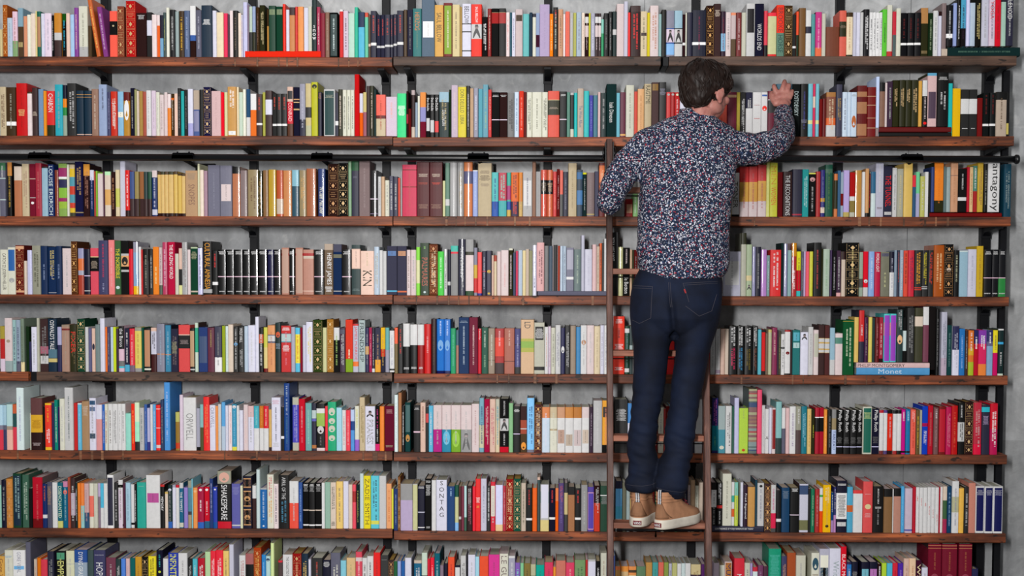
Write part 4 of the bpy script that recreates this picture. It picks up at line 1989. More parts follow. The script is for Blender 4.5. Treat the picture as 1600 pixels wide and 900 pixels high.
def marks(mb, rnd, col, zt, zb_, w, surf, big, xo=0.0, hmax=None):
    """illegible title lettering running down the spine: little strokes, no words"""
    if big and w > 0.0165 and xo == 0 and not hmax:
        # two narrower lines instead of one
        marks(mb, rnd, col, zt, zb_, w, surf, True, xo=w * .17, hmax=w * .24)
        marks(mb, rnd, col, zt - (zt - zb_) * .04, zb_ + (zt - zb_) * rnd.uniform(.0, .3), w, surf, True, xo=-w * .15, hmax=w * .22)
        return
    H = min(w * 0.46, 0.0068) if big else w * 0.36
    if hmax: H = min(H, hmax)
    if not big: H = min(H, 0.0062)
    z = zt
    pitch = H * 0.62
    while z > zb_ + pitch:
        if rnd.random() < 0.16:
            z -= pitch * 0.9; continue
        lw = pitch * (0.55 + 0.3 * rnd.random())
        st = max(H * 0.17, 0.0006)
        k = rnd.random()
        x0, x1 = xo - H / 2, xo + H / 2
        rects = []
        if k < .3: rects = [(x0, x1, z, z - st), (x0, x1, z - lw + st, z - lw), (xo - st / 2, xo + st / 2, z, z - lw)]
        elif k < .55: rects = [(x0, x1, z, z - st), (x0, x0 + st, z, z - lw)] + ([(x1 - st, x1, z, z - lw)] if rnd.random() < .6 else [])
        elif k < .8: rects = [(x0, x0 + st, z, z - lw), (x1 - st, x1, z, z - lw), (x0, x1, z, z - st), (x0, x1, z - lw + st, z - lw)]
        else: rects = [(x0, x1, z - lw * .35, z - lw * .35 - st * 1.2)] + ([(x0, xo, z, z - lw)] if rnd.random() < .3 else [])
        if not big and H < 0.0042:
            rects = [(x0 + H * .2 * rnd.random(), x1 - H * .2 * rnd.random(), z, z - lw * .8)] if rnd.random() < .75 else [(x0, xo, z, z - lw * .7)]
        for a, b, c, d in rects:
            mb.quad((a, surf(a) - E2, d), (b, surf(b) - E2, d), (b, surf(b) - E2, c), (a, surf(a) - E2, c), col, 4)
        z -= pitch


E1, E2 = 0.0002, 0.0004


def text_down(mb, txt, col, zt, zb_, w, surf):
    txt = txt.replace('_', ' ')
    vs, fs, x0, x1, y0, y1 = glyphs(txt)
    L = zt - zb_
    s = L / (x1 - x0); hh = min(w * 0.72, s * (y1 - y0) * 1.5)
    sy = hh / (y1 - y0)
    n = len(mb.v)
    for v in vs:
        x = (v[1] - (y0 + y1) / 2) * sy
        mb.v.append((x, surf(x) - E2, zt - (v[0] - x0) * s))
    for f in fs:
        mb.f.append(tuple(n + i for i in f)); mb.c.append(col); mb.m.append(4)


def text_flat(mb, txt, col, xa, xb, za, zc, surf):
    vs, fs, x0, x1, y0, y1 = glyphs(txt.replace('_', ' '))
    sx = (xb - xa) / (x1 - x0); sz = (za - zc) / (y1 - y0)
    n = len(mb.v)
    for v in vs:
        x = xa + (v[0] - x0) * sx
        mb.v.append((x, surf(x) - E2, zc + (v[1] - y0) * sz))
    for f in fs:
        mb.f.append(tuple(n + i for i in f)); mb.c.append(col); mb.m.append(4)


def text_lie(mb, txt, col, za, zc, w, surf):
    vs, fs, x0, x1, y0, y1 = glyphs(txt.replace('_', ' '))
    s = (zc - za) / (x1 - x0); sy = min(w * .72, s * (y1 - y0) * 1.5) / (y1 - y0)
    n = len(mb.v)
    for v in vs:
        x = -(v[1] - (y0 + y1) / 2) * sy
        mb.v.append((x, surf(x) - E2, za + (v[0] - x0) * s))
    for f in fs:
        mb.f.append(tuple(n + i for i in f)); mb.c.append(col); mb.m.append(4)


def make_book(w, h, dep, col, opts, seed, lie=False):
    """cover, page block, label and lettering of one upright book; origin under the middle of the spine"""
    rnd = random.Random(seed)
    flags = set(); bands = []; deco = []
    for o in opts:
        if o in ('g', 'v', 's', 'd', 'i', 'k', 'be'): flags.add(o); continue
        mm = re.match(r'^(~~?)([0-9a-f]{3})$', o)
        if mm: deco.append(('~', mm.group(2), 14, 86, mm.group(1))); continue
        mm = re.match(r'^([bhqotu])([0-9a-f]{3})?(?::?)(\d+)-(\d+)(?::(.*))?$', o)
        if mm:
            k, c, a, b, tx = mm.groups()
            a, b = int(a), int(b)
            if k == 'b': bands.append((a, b, tx))
            else: deco.append((k, c, a, b, tx))
            continue
        mm = re.match(r'^b([0-9a-f]{3}):(\d+)-(\d+)$', o)
        if mm: bands.append((int(mm.group(2)), int(mm.group(3)), mm.group(1))); continue
        if o[0] in 'lz' : continue
        print('OPT?', o)
    base = hexc(col)
    if 'i' in flags:
        flags.add('v')
        deco += [('h', 'ddd', 4, 12, None), ('h', 'ccc', 92, 95, None)]
        bands.append((59, 61, 'dbc'))
    if 's' in flags:
        a = 0
        while a < 96:
            b = a + rnd.choice((2, 3, 4))
            bands.append((a, b, rnd.choice(['a55', '566', '976', '445', '899', '866', 'aa8', '457'])))
            a = b
    gilt = 'g' in flags
    hard = gilt or w > 0.0145 or (w > 0.009 and rnd.random() < 0.35) or h > 0.225
    matt = 2 if 'v' in flags else (0 if gilt else (1 if rnd.random() < 0.6 else 0))
    bul = (0.0035 if gilt else (0.0022 if 'v' in flags else (0.0014 if hard else 0.0004)))
    bul = min(bul, w * 0.2)
    r_ = min(0.0011 if not hard else 0.0022, w * 0.22)
    tk = min(0.0026 if hard else 0.0008, w * 0.16)

    def surf(x):
        q = min(1.0, abs(x) / (w / 2 + 1e-9))
        return -bul * (1 - q * q) if q < 0.999 else 0.0
    N = 14 if 'v' in flags else (6 if gilt else 4)
    hw = w / 2
    outer = [(-hw, dep), (-hw, r_ * 1.6)]
    inner = [(-hw + tk, dep), (-hw + tk, r_ * 1.6 + tk)]
    for i in range(N + 1):
        x = -(hw - r_) + 2 * (hw - r_) * i / N
        outer.append((x, surf(x)))
        xi = max(-hw + tk, min(hw - tk, x * (hw - tk) / (hw - r_)))
        inner.append((xi, tk + 0.0005))
    outer += [(hw, r_ * 1.6), (hw, dep)]
    inner += [(hw - tk, r_ * 1.6 + tk), (hw - tk, dep)]
    cuts = {0.0, 1.0}
    for a, b, c in bands:
        cuts.add(min(1, a / 100)); cuts.add(min(1, b / 100))
    rb = []
    if gilt and w > 0.007:
        rb = [0.17, 0.33, 0.5, 0.67, 0.84]
    cuts = sorted(cuts)

    def colat(f):
        c = base
        for a, b, k in bands:
            if a / 100 <= f < b / 100: c = hexc(k)
        return c
    cov = MB()
    zz = [h * (1 - c) for c in cuts]
    side = tuple(v * 0.96 for v in base[:3]) + (1,)
    if matt == 0 and hard and not gilt and rnd.random() < .5 and bands:
        side = hexc(rnd.choice(['322', '223', '433', '443', '766']))
    for i in range(len(cuts) - 1):
        c = colat((cuts[i] + cuts[i + 1]) / 2)
        z1, z0 = zz[i], zz[i + 1]
        for k in range(len(outer) - 1):
            a, b = outer[k], outer[k + 1]
            isd = k in (0, len(outer) - 2)
            cov.quad((a[0], a[1], z0), (b[0], b[1], z0), (b[0], b[1], z1), (a[0], a[1], z1), (side if isd and not (cuts[i + 1] - cuts[i] > .9) else c), matt)
    for k in range(len(outer) - 1):
        a, b, c, d = outer[k], outer[k + 1], inner[k + 1], inner[k]
        cc = colat(0.001)
        cov.quad((a[0], a[1], h), (b[0], b[1], h), (c[0], c[1], h), (d[0], d[1], h), cc, matt)
        cov.quad((d[0], d[1], 0), (c[0], c[1], 0), (b[0], b[1], 0), (a[0], a[1], 0), colat(.999), matt)
        cov.quad((c[0], c[1], 0), (d[0], d[1], 0), (d[0], d[1], h), (c[0], c[1], h), side, matt)
    for sx in (0, -1):
        a, d = outer[sx], inner[sx]
        q = [(a[0], a[1], 0), (d[0], d[1], 0), (d[0], d[1], h), (a[0], a[1], h)]
        cov.quad(*(q if sx == 0 else q[::-1]), side, matt)
    # raised bands of a tooled leather spine
    lab = MB(); let = MB()
    gold = hexc(rnd.choice(['da6', 'c96', 'db8', 'ca7']))
    if rb:
        for f in rb:
            z = h * (1 - f); t_ = 0.0016
            xs = [-(hw - r_) + 2 * (hw - r_) * i / 6 for i in range(7)]
            for a, b in zip(xs, xs[1:]):
                ya, yb = surf(a), surf(b)
                cov.quad((a, ya, z - t_), (b, yb, z - t_), (b, yb - .0012, z), (a, ya - .0012, z), base, matt)
                cov.quad((a, ya - .0012, z), (b, yb - .0012, z), (b, yb, z + t_), (a, ya, z + t_), base, matt)
                for s_ in (t_ * 1.5, -t_ * 2.1):
                    lab.quad((a, ya - E2, z + s_), (b, yb - E2, z + s_), (b, yb - E2, z + s_ + .0007), (a, ya - E2, z + s_ + .0007), gold, 4)
        fr = [0.02] + rb + [0.98]
        for i in range(6):
            zc = h * (1 - (fr[i] + fr[i + 1]) / 2); gh = h * (fr[i + 1] - fr[i])
            aw = w * 0.30; ah = gh * 0.26
            if i == 1 or i == 3 and rnd.random() < .5:
                for q in range(3):
                    zq = zc + (1 - q) * gh * .2
                    ww = w * rnd.uniform(.2, .36)
                    n_ = max(2, int(ww * 2 / 0.0022))
                    for e_ in range(n_):
                        xa = -ww + 2 * ww * e_ / n_
                        let.quad((xa, surf(xa) - E2, zq - .0011), (xa + .0014, surf(xa + .0014) - E2, zq - .0011), (xa + .0014, surf(xa + .0014) - E2, zq + .0011), (xa, surf(xa) - E2, zq + .0011), gold, 4)
            else:
                # small floral tool: diamond with four dots
                lab.poly([(0, surf(0) - E2, zc + ah), (-aw * .55, surf(aw * .5) - E2, zc), (0, surf(0) - E2, zc - ah), (aw * .55, surf(aw * .5) - E2, zc)][::1], gold, 4)
                for sx in (-1, 1):
                    for sz in (-1, 1):
                        cx, cz = sx * aw * .85, zc + sz * ah * .85
                        d_ = min(aw * .28, .0014)
                        lab.quad((cx - d_, surf(cx) - E2, cz - d_), (cx + d_, surf(cx) - E2, cz - d_), (cx + d_, surf(cx) - E2, cz + d_), (cx - d_, surf(cx) - E2, cz + d_), gold, 4)
        for sx in (-1, 1):
            xa = sx * w * .43
            lab.quad((xa - .0003, surf(xa) - E2, h * .02), (xa + .0003, surf(xa) - E2, h * .02), (xa + .0003, surf(xa) - E2, h * .98), (xa - .0003, surf(xa) - E2, h * .98), gold, 4)
    # page block
    pg = MB()
    pc = hexc(rnd.choice(['dcb', 'ccb', 'cba', 'dcc', 'ddc', 'cb9', 'bba']))
    if gilt: pc = hexc('b95')
    x0, x1 = -hw + tk + .0001, hw - tk - .0001
    y0, y1 = tk + 0.0008, dep - (0.003 if hard else 0.0003)
    z0, z1 = (0.003, h - 0.0035) if hard else (0.0003, h - 0.0004)
    P = [(x0, y0, z0), (x1, y0, z0), (x1, y1, z0), (x0, y1, z0), (x0, y0, z1), (x1, y0, z1), (x1, y1, z1), (x0, y1, z1)]
    for f in ((0, 1, 5, 4), (1, 2, 6, 5), (2, 3, 7, 6), (3, 0, 4, 7), (4, 5, 6, 7), (3, 2, 1, 0)):
        pg.quad(*[P[i] for i in f], pc, 3)
    # printed label boxes and lettering
    wi = w - 2 * r_
    for k, c, a, b, tx in deco:
        zt, zo = h * (1 - a / 100), h * (1 - b / 100)
        cc = hexc(c)
        if k == 'q':
            f = 0.40
            xs = [-w * f + 2 * w * f * i / 3 for i in range(4)]
            for p, q in zip(xs, xs[1:]):
                lab.quad((p, surf(p) - E1, zo), (q, surf(q) - E1, zo), (q, surf(q) - E1, zt), (p, surf(p) - E1, zt), cc, 4)
            if w > .02 and (b - a) < 45:
                marks(let, rnd, hexc('444'), zt - .004, zo + .004, w * .5, surf, False, hmax=.003)
        elif k == 'o':
            n = 12; rx = min(w * .38, (zt - zo) * .6); rz = (zt - zo) / 2; zc = (zt + zo) / 2
            if c in ('333', '444', '555', '666') and zt - zo > w * .5:
                # a small portrait: head above shoulders
                hr_ = min(w * .17, (zt - zo) * .26); hz = zt - hr_ * 1.25
                lab.poly([(hr_ * math.cos(t), surf(hr_) - E2, hz + hr_ * 1.2 * math.sin(t)) for t in [2 * math.pi * i / n for i in range(n)]], hexc('988'), 4)
                sw_ = w * .36
                lab.poly([(x_, surf(x_) - E2, z_) for x_, z_ in ((-sw_, zo), (sw_, zo), (sw_ * .8, zo + (zt - zo) * .34), (hr_ * .6, hz - hr_ * .9), (-hr_ * .6, hz - hr_ * .9), (-sw_ * .8, zo + (zt - zo) * .34))], cc, 4)
                lab.poly([(x_, surf(x_) - E2 * 1.3, z_) for x_, z_ in ((-hr_, hz + hr_ * .2), (hr_, hz + hr_ * .2), (hr_ * .7, hz + hr_ * 1.3), (-hr_ * .7, hz + hr_ * 1.3))], cc, 4)
                continue
            lab.poly([(rx * math.cos(t), surf(rx * math.cos(t)) - E2, zc + rz * math.sin(t)) for t in [2 * math.pi * i / n for i in range(n)]], cc, 4)
        elif k == 'h':
            if lie and tx:
                text_lie(let, tx, cc, h * a / 100, h * b / 100, wi, surf)
            elif tx and tx != '~':
                text_flat(let, tx, cc, -w * .4, w * .4, zt, zo, surf)
            else:
                lh = 0.0042 if (zt - zo) > .007 else (zt - zo)
                z = zt
                while z - lh >= zo - 1e-6:
                    ww = w * rnd.uniform(.24, .40)
                    x = -ww
                    while x < ww - .0008:
                        q = min(ww, x + rnd.uniform(.0008, .0022))
                        s_ = rnd.uniform(.5, .75) * lh
                        let.quad((x, surf(x) - E2, z - s_), (q, surf(q) - E2, z - s_), (q, surf(q) - E2, z), (x, surf(x) - E2, z), cc, 4)
                        x = q + .0006
                    z -= lh * 1.1
        elif k == 'u':
            L = tx.replace('_', ''); n = len(L); st = (zt - zo) / n
            for i, chh in enumerate(L):
                g = glyphs(chh); asp = (g[3] - g[2]) / (g[5] - g[4]); hh = st * .68
                ww = min(w * .36, hh * asp * .55)
                text_flat(let, chh, cc, -ww, ww, zt - i * st, zt - i * st - hh, surf)
        elif k == 't' and tx and not tx.startswith('~'):
            text_down(let, tx, cc, zt, zo, wi, surf)
        elif k in 't~':
            big = tx == '~~'
            marks(let, rnd, cc, zt, zo, wi, surf, big, xo=0)
    return cov, pg, lab, let


CN = [('white', (221, 221, 222)), ('white', (238, 238, 240)), ('pale grey', (195, 198, 202)), ('grey', (150, 150, 152)), ('grey', (125, 125, 128)), ('dark grey', (85, 85, 90)),
      ('black', (34, 34, 36)), ('black', (15, 15, 18)), ('black', (51, 50, 52)), ('navy', (34, 51, 85)), ('navy', (30, 40, 70)), ('blue', (60, 110, 180)), ('blue', (51, 85, 150)), ('sky blue', (110, 180, 222)),
      ('pale blue', (170, 200, 222)), ('teal', (51, 136, 136)), ('teal', (60, 160, 160)), ('turquoise', (60, 190, 190)), ('mint', (180, 221, 205)), ('green', (51, 150, 90)),
      ('dark green', (30, 70, 55)), ('dark green', (51, 85, 60)), ('lime green', (180, 215, 85)), ('bright green', (90, 205, 90)), ('olive', (150, 150, 80)), ('sage green', (136, 160, 130)),
      ('yellow', (236, 204, 40)), ('yellow', (225, 215, 75)), ('pale yellow', (235, 215, 140)), ('mustard', (200, 150, 50)), ('orange', (236, 130, 50)), ('orange', (225, 100, 40)), ('salmon', (238, 130, 105)),
      ('red', (221, 45, 50)), ('red', (200, 40, 45)), ('red', (225, 70, 60)), ('dark red', (140, 30, 35)), ('maroon', (110, 25, 40)), ('maroon', (85, 25, 30)), ('pink', (225, 90, 130)),
      ('magenta', (204, 50, 136)), ('pale pink', (225, 190, 190)), ('purple', (110, 60, 140)), ('purple', (136, 70, 150)), ('dark purple', (70, 35, 70)), ('lilac', (187, 170, 205)),
      ('brown', (120, 75, 45)), ('brown', (150, 90, 45)), ('dark brown', (70, 48, 40)), ('tan', (190, 150, 105)), ('tan', (170, 130, 100)), ('cream', (225, 212, 190)), ('cream', (221, 205, 170)),
      ('cream', (221, 214, 205)), ('beige', (190, 180, 160)), ('taupe', (140, 125, 115)), ('slate blue', (85, 95, 140)), ('slate', (75, 90, 105)), ('slate', (102, 115, 135)), ('dusty rose', (205, 130, 135))]


def cname(c):
    q = tuple(int(ch, 16) * 17 for ch in c)
    return min(CN, key=lambda n: (n[1][0] - q[0]) ** 2 * .9 + (n[1][1] - q[1]) ** 2 * 1.2 + (n[1][2] - q[2]) ** 2 * .8)[0]


rows = [[] for _ in range(8)]
seed = 0
for row, txt in enumerate(DATA):
    ox = oy = 0
    for line in txt.strip().split('\n'):
        line = line.strip()
        if not line: continue
        if line[0] == '@':
            ox, oy = map(int, line[1:].split()); continue
        tk = parse(line)
        if tk[0] == 'LIE':
            L, R_, T, B = [float(v) for v in tk[1:5]]
            rows[row].append(dict(lie=1, L=ox + L / 5, R=ox + R_ / 5, T=oy + T / 5, B=oy + B / 5, c=tk[5], o=tk[6:]))
        elif tk[0] == 'FILL':
            a, b, T = [float(v) for v in tk[1:4]]
            x = ox + a / 5; e = ox + b / 5
            while x < e - 2:
                w = min(R.uniform(3.5, 8.5), e - x)
                rows[row].append(dict(lie=0, L=x, R=x + w, T=oy + T / 5 + R.uniform(-4, 5), z=None, fill=1,
                                      c=R.choice(['ddc', 'dcb', '334', 'a33', '347', '777', 'ccc', 'ca6', '586', 'eee', '622', '9bc']), o=['~888'], lean=0))
                x += w + .2
        else:
            L, R_, T = [float(v) for v in tk[:3]]
            if R_ <= L: continue
            d = dict(lie=0, L=ox + L / 5, R=ox + R_ / 5, T=oy + T / 5, z=None, c=tk[3], o=tk[4:], lean=0)
            for q in tk[4:]:
                if q[0] == 'z' and q[1:].isdigit(): d['z'] = oy + float(q[1:]) / 5
                if q[0] == 'l' and q[1:].lstrip('-').isdigit(): d['lean'] = float(q[1:]) / 5
            rows[row].append(d)

allb = []
for row, bs in enumerate(rows):
    up = sorted([b for b in bs if not b['lie']], key=lambda b: b['L'])
    res = []
    for b in up:
        if res and b['L'] < res[-1]['R']:
            if b['R'] - res[-1]['R'] < 1.2: continue
            if b['L'] - res[-1]['L'] < 1.2: continue
            res[-1]['R'] = min(res[-1]['R'], b['L'])
        res.append(b)
    for a, b in zip(res, res[1:]):
        gap = b['L'] - a['R']
        if gap > 0.15 and not a['lean'] and not b['lean'] and gap < 2.6:
            a['R'] += gap * .5 - .08; b['L'] -= gap * .5 - .08
        elif gap <= 0.1:
            a['R'] -= .06; b['L'] += .06
    for b in res + [b for b in bs if b['lie']]:
        b['row'] = row; seed += 1; b['seed'] = seed
        allb.append(b)

BOTTOM = 900


def rising(bk):
    """how much of the photo the spine takes"""
    if bk.get('fill'): return 0
    yb = BASE[bk['row']][0][0]
    y1 = bk['B'] if bk['lie'] else (bk['z'] or yb)
    y0 = max(0, bk['T']); y1 = min(y1, BOTTOM)
    return max(0, min(1600, bk['R']) - max(0, bk['L'])) * max(0, y1 - y0)


rank = sorted(allb, key=rising, reverse=True)
for i, b in enumerate(rank):
    b['single'] = i < 300


def place(b):
    row = b['row']
    if b['lie']:
        P0 = at(b['L'], b['B'], -0.002); P1 = at(b['R'], b['T'], -0.002)
        w = P1.z - P0.z; h = P1.x - P0.x
        below = zb(row, (P0.x + P1.x) / 2)
        z = P0.z
        # rests on the board, or on the lying book under it
        if abs(z - below) < 0.012: z = below + 0.0002
        b['geo'] = (w, h, min(0.19, max(0.12, h * .75)))
        # lying: spine faces out, head of the book to the left
        M = Matrix.Translation((P0.x, -0.002, z + w / 2)) @ Matrix.Rotation(math.radians(90), 4, 'Y')
        b['M'] = M
        return
    xm_ = (b['L'] + b['R']) / 2
    yb0 = BASE[row]
    # base line of this board at the book
    Xg = at(xm_, 450).x
    for _ in range(3):
        zz = zb(row, Xg)
        yb_ = px((Xg, 0, zz))[1]
        Xg = at(xm_, yb_).x
    y_base = b['z'] if b['z'] else yb_
    A = at(b['L'], y_base); Bp = at(b['R'], y_base); T = at(xm_, b['T'])
    z = A.z if b['z'] else zb(row, Xg) + 0.0001
    w = Bp.x - A.x; h = T.z - z
    lim = (zb(row - 1, Xg) - BT - 0.004 - z) if row else 0.27
    h = min(h, lim)
    dep = 0.128 if h < .19 else (0.15 if h < .235 else 0.178)
    if w > 0.02: dep += .012
    if 'd' in b['o']: dep = 0.19
    dep = min(dep, .2)
    rr = random.Random(b['seed'])
    yo = rr.uniform(-0.002, 0.006)
    M = Matrix.Translation(((A.x + Bp.x) / 2, yo, z))
    if b['lean']:
        ang = math.atan2(at(b['L'] + b['lean'], b['T']).x - A.x, h)
        h = h / math.cos(ang) - w * abs(math.sin(ang)) * .5
        M = Matrix.Translation((A.x, yo, z)) @ Matrix.Rotation(ang, 4, 'Y') @ Matrix.Translation((w / 2, 0, 0))
        M = Matrix.Translation((0, 0, w * abs(math.sin(ang)) * (0 if ang < 0 else 1))) @ M if ang > 0 else Matrix.Translation((0, 0, 0)) @ M
        b['geo'] = (w * .95, h, dep)
    else:
        b['geo'] = (w, h, dep)
    b['M'] = M


for b in allb:
    place(b)
# lying books: stack heights
for row in range(8):
    ls = sorted([b for b in allb if b['row'] == row and b['lie']], key=lambda b: b['M'].translation.z)
ROWN = ['top shelf', 'second shelf', 'third shelf', 'fourth shelf', 'fifth shelf', 'sixth shelf', 'seventh shelf', 'bottom shelf']


def zone(u):
    for lim, n in ((110, 'at the photo left edge'), (300, 'in the far left part'), (480, 'in the left part'), (614, 'before the middle joint'), (760, 'after the middle joint'),
                   (900, 'left of the ladder'), (952, 'next to the ladder'), (1120, 'behind the man'), (1240, 'just right of the man'), (1400, 'in the right part'), (1500, 'in the far right part'), (1700, 'at the shelf end')):
        if u < lim: return n


def feature(b):
    o = b['o']; s = ' '.join(o)
    bands = [q for q in o if re.match(r'^b\d+-\d+:', q)]
    tx = [q for q in o if re.match(r'^[tu][0-9a-f]{3}:.*:[A-Za-z]', q)]
    if 'i' in o: return 'with white squiggle and thin pale line'
    if 'g' in o: return 'with gold tooled spine'
    if 's' in o: return 'with coloured stripes'
    if tx:
        c = cname(tx[0][1:4]); return 'with large %s letters' % c
    big = re.search(r'~~([0-9a-f]{3})', s)
    if any(q[0] == 'o' for q in o): return 'with %s oval' % cname([q for q in o if q[0] == 'o'][0][1:4])
    qq = [q for q in o if re.match(r'^q[0-9a-f]{3}', q)]
    if qq: return 'with %s label' % cname(qq[0][1:4])
    if bands:
        c = cname(bands[0].split(':')[1])
        if c != cname(b['c']):
            a, z = map(int, re.findall(r'\d+', bands[0].split(':')[0]))
            if a == 0: return 'with %s top' % c
            if z >= 99: return 'with %s foot' % c
            return 'with %s band' % c
    if big: return 'with %s lettering' % cname(big.group(1))
    m = re.search(r'~([0-9a-f]{3})', s)
    if 'v' in o: return 'in shiny clear wrap'
    if m and cname(m.group(1)) != cname(b['c']): return 'with small %s print' % cname(m.group(1))
    return 'plain'


def sizew(b):
    w, h, _ = b['geo']
    if b['lie']: return 'lying'
    if b['lean']: return 'leaning'
    if h > 0.222: return 'tall'
    if w > 0.030: return 'thick'
    if w < 0.010: return 'thin'
    if h < 0.165: return 'short'
    return ''


labels = {}
byrow = [sorted([b for b in allb if b['row'] == r and not b['lie'] and not b.get('fill')], key=lambda b: b['L']) for r in range(8)]
for r in range(8):
    for i, b in enumerate(byrow[r]):
        b['nb'] = (byrow[r][i - 1] if i else None, byrow[r][i + 1] if i + 1 < len(byrow[r]) else None)


def lab1(b, lev):
    parts = [sizew(b), cname(b['c']), 'book']
    f = feature(b)
    if f == 'plain':
        if not parts[0]: parts[0] = 'plain'
    else: parts.append(f)
    if b['lie']:
        if 'print' in parts[-1]: parts.pop()
        return ' '.join(p for p in parts if p) + ' flat on the %s %s' % (ROWN[b['row']], zone(b['L']))
    l, r = b['nb']
    s = ' '.join(p for p in parts if p)
    if lev >= 1 and l and r:
        s += ', between %s and %s' % (cname(l['c']).split()[-1], cname(r['c']).split()[-1])
    elif lev >= 1:
        s += ', at the row end'
    s += ', ' + ROWN[b['row']]
    if lev != 1 or True:
        s2 = s + ' ' + zone((b['L'] + b['R']) / 2)
        if len(s2.replace(',', '').split()) <= 16: s = s2
    return s


def words_(s): return len(re.findall(r"[A-Za-z0-9'-]+", s))


singles = [b for b in allb if b['single']]
for b in singles:
    b['label'] = lab1(b, 1)
    if words_(b['label']) > 16: b['label'] = lab1(b, 0)
from collections import defaultdict
ORDW = ['first', 'second', 'third', 'fourth', 'fifth', 'sixth', 'seventh', 'eighth', 'ninth', 'tenth', 'eleventh', 'twelfth', 'thirteenth']
grp = defaultdict(list)
for b in singles: grp[b['label']].append(b)
for k, v in grp.items():
    if len(v) > 1:
        for b in v: b['label'] = lab1(b, 1) if words_(lab1(b, 1)) <= 16 else b['label']
grp = defaultdict(list)
for b in singles: grp[b['label']].append(b)
for k, v in grp.items():
    if len(v) > 1:
        v.sort(key=lambda b: b['L'])
        for i, b in enumerate(v):
            s = k
            pre = 'leftmost' if i == 0 else '%s from left' % ORDW[i]
            for s in (k, lab1(b, 0), ' '.join(p for p in (sizew(b), cname(b['c']), 'book', feature(b), ROWN[b['row']], zone(b['L'])) if p), ' '.join(p for p in (cname(b['c']), 'book', ROWN[b['row']], zone(b['L'])) if p)):
                if words_(s) + words_(pre) <= 16: break
            b['label'] = '%s, %s' % (pre, s)
seen = {}
for b in singles:
    if words_(b['label']) > 16:
        z_ = zone((b['L'] + b['R']) / 2)
        if b['label'].endswith(z_): b['label'] = b['label'][:-len(z_)].strip()
for b in singles:
    while b['label'] in seen:
        b['label'] += ' again'
    seen[b['label']] = 1

stuff = MB()
nlab = []
for b in allb:
    w, h, dep = b['geo']
    if w < .001 or h < .01: continue
    row = b['row']
    if b['lie']:
        opts = b['o']
        cov, pg, lab, let = make_book(w, h, dep, b['c'], opts, b['seed'], True)
        # lettering on a lying spine is written flat along it
    else:
        cov, pg, lab, let = make_book(w, h, dep, b['c'], b['o'], b['seed'])
    if not b['single']:
        for p in (cov, pg, lab, let): stuff.add(p, b['M'])
        continue
    if b['lie']:
        # the lying book is turned with its own mesh so that the thing's origin stays at its base
        C = Matrix.Rotation(math.radians(90), 4, 'Y')
        base = b['M'].translation.copy(); loc = Vector((base.x + h / 2, base.y, base.z - w / 2))
        Mx = Matrix.Translation(-loc) @ b['M']
        for p in (cov, pg, lab, let): p.v = [tuple(Mx @ Vector(q)) for q in p.v]
        t = empty('book', loc)
    else:
        t = empty('book', b['M'].translation)
        if b['lean']:
            Mx = Matrix.Translation(-b['M'].translation) @ b['M']
            for p in (cov, pg, lab, let): p.v = [tuple(Mx @ Vector(q)) for q in p.v]
    cov.build('cover', t); pg.build('page_block', t)
    if lab.f: lab.build('spine_label', t)
    if let.f: let.build('spine_lettering', t)
    tag(t, b['label'], 'book', 'books on the %s' % ROWN[row])
    nlab.append(words_(b['label']))
so = stuff.build('smaller_books')
tag(so, 'the many smaller and slimmer books filling the rest of all eight shelves', 'books', kind='stuff')
print('BOOKS', len(allb), len(singles), 'labels words', min(nlab), max(nlab))

# ------------------------------------------------------------------ the ladder
YT, YL = -0.125, -0.494                       # depth of the rail fronts at photo heights y=217 and y=900
pT = at(952, 217, YT); pL = at(957, 900, YL)
zT, zL = pT.z, pL.z


def ladY(z):
    return YT + (YL - YT) * (zT - z) / (zT - zL)


def ladz(v):
    z = zT
    for _ in range(8):
        z = at(1000, v, ladY(z)).z
    return z


RW = 0.0245
xl = at(947.6, 217, YT).x
xr2 = at(1103.2, 900, YL).x
lad = empty('library_ladder', ((xl + xr2 + RW) / 2, ladY(0), 0))
lx, ly = lad.location.x, lad.location.y
slope = (YL - YT) / (zT - zL)
RD = 0.062


def rail(x0):
    bm = bmesh.new()
    secs = []
    n = 60
    for i in range(n + 1):
        z = 0.004 + (zT - 0.004) * i / n
        y = ladY(z)
        wob = noise.noise(Vector((x0 * 7, z * 9, 1))) * 0.0008
        b = 0.003
        sec = [(x0 + b, y + wob), (x0 + RW - b, y + wob), (x0 + RW, y + b), (x0 + RW, y + RD), (x0, y + RD), (x0, y + b)]
        secs.append([bm.verts.new((px_ - lx, py_ - ly, z)) for px_, py_ in sec])
    for a, b in zip(secs, secs[1:]):
        for k in range(6):
            bm.faces.new((a[k], a[(k + 1) % 6], b[(k + 1) % 6], b[k]))
    bm.faces.new(secs[0][::-1]); bm.faces.new(secs[-1])
    return bm_obj('side_rail', bm, M_RAILW, lad)


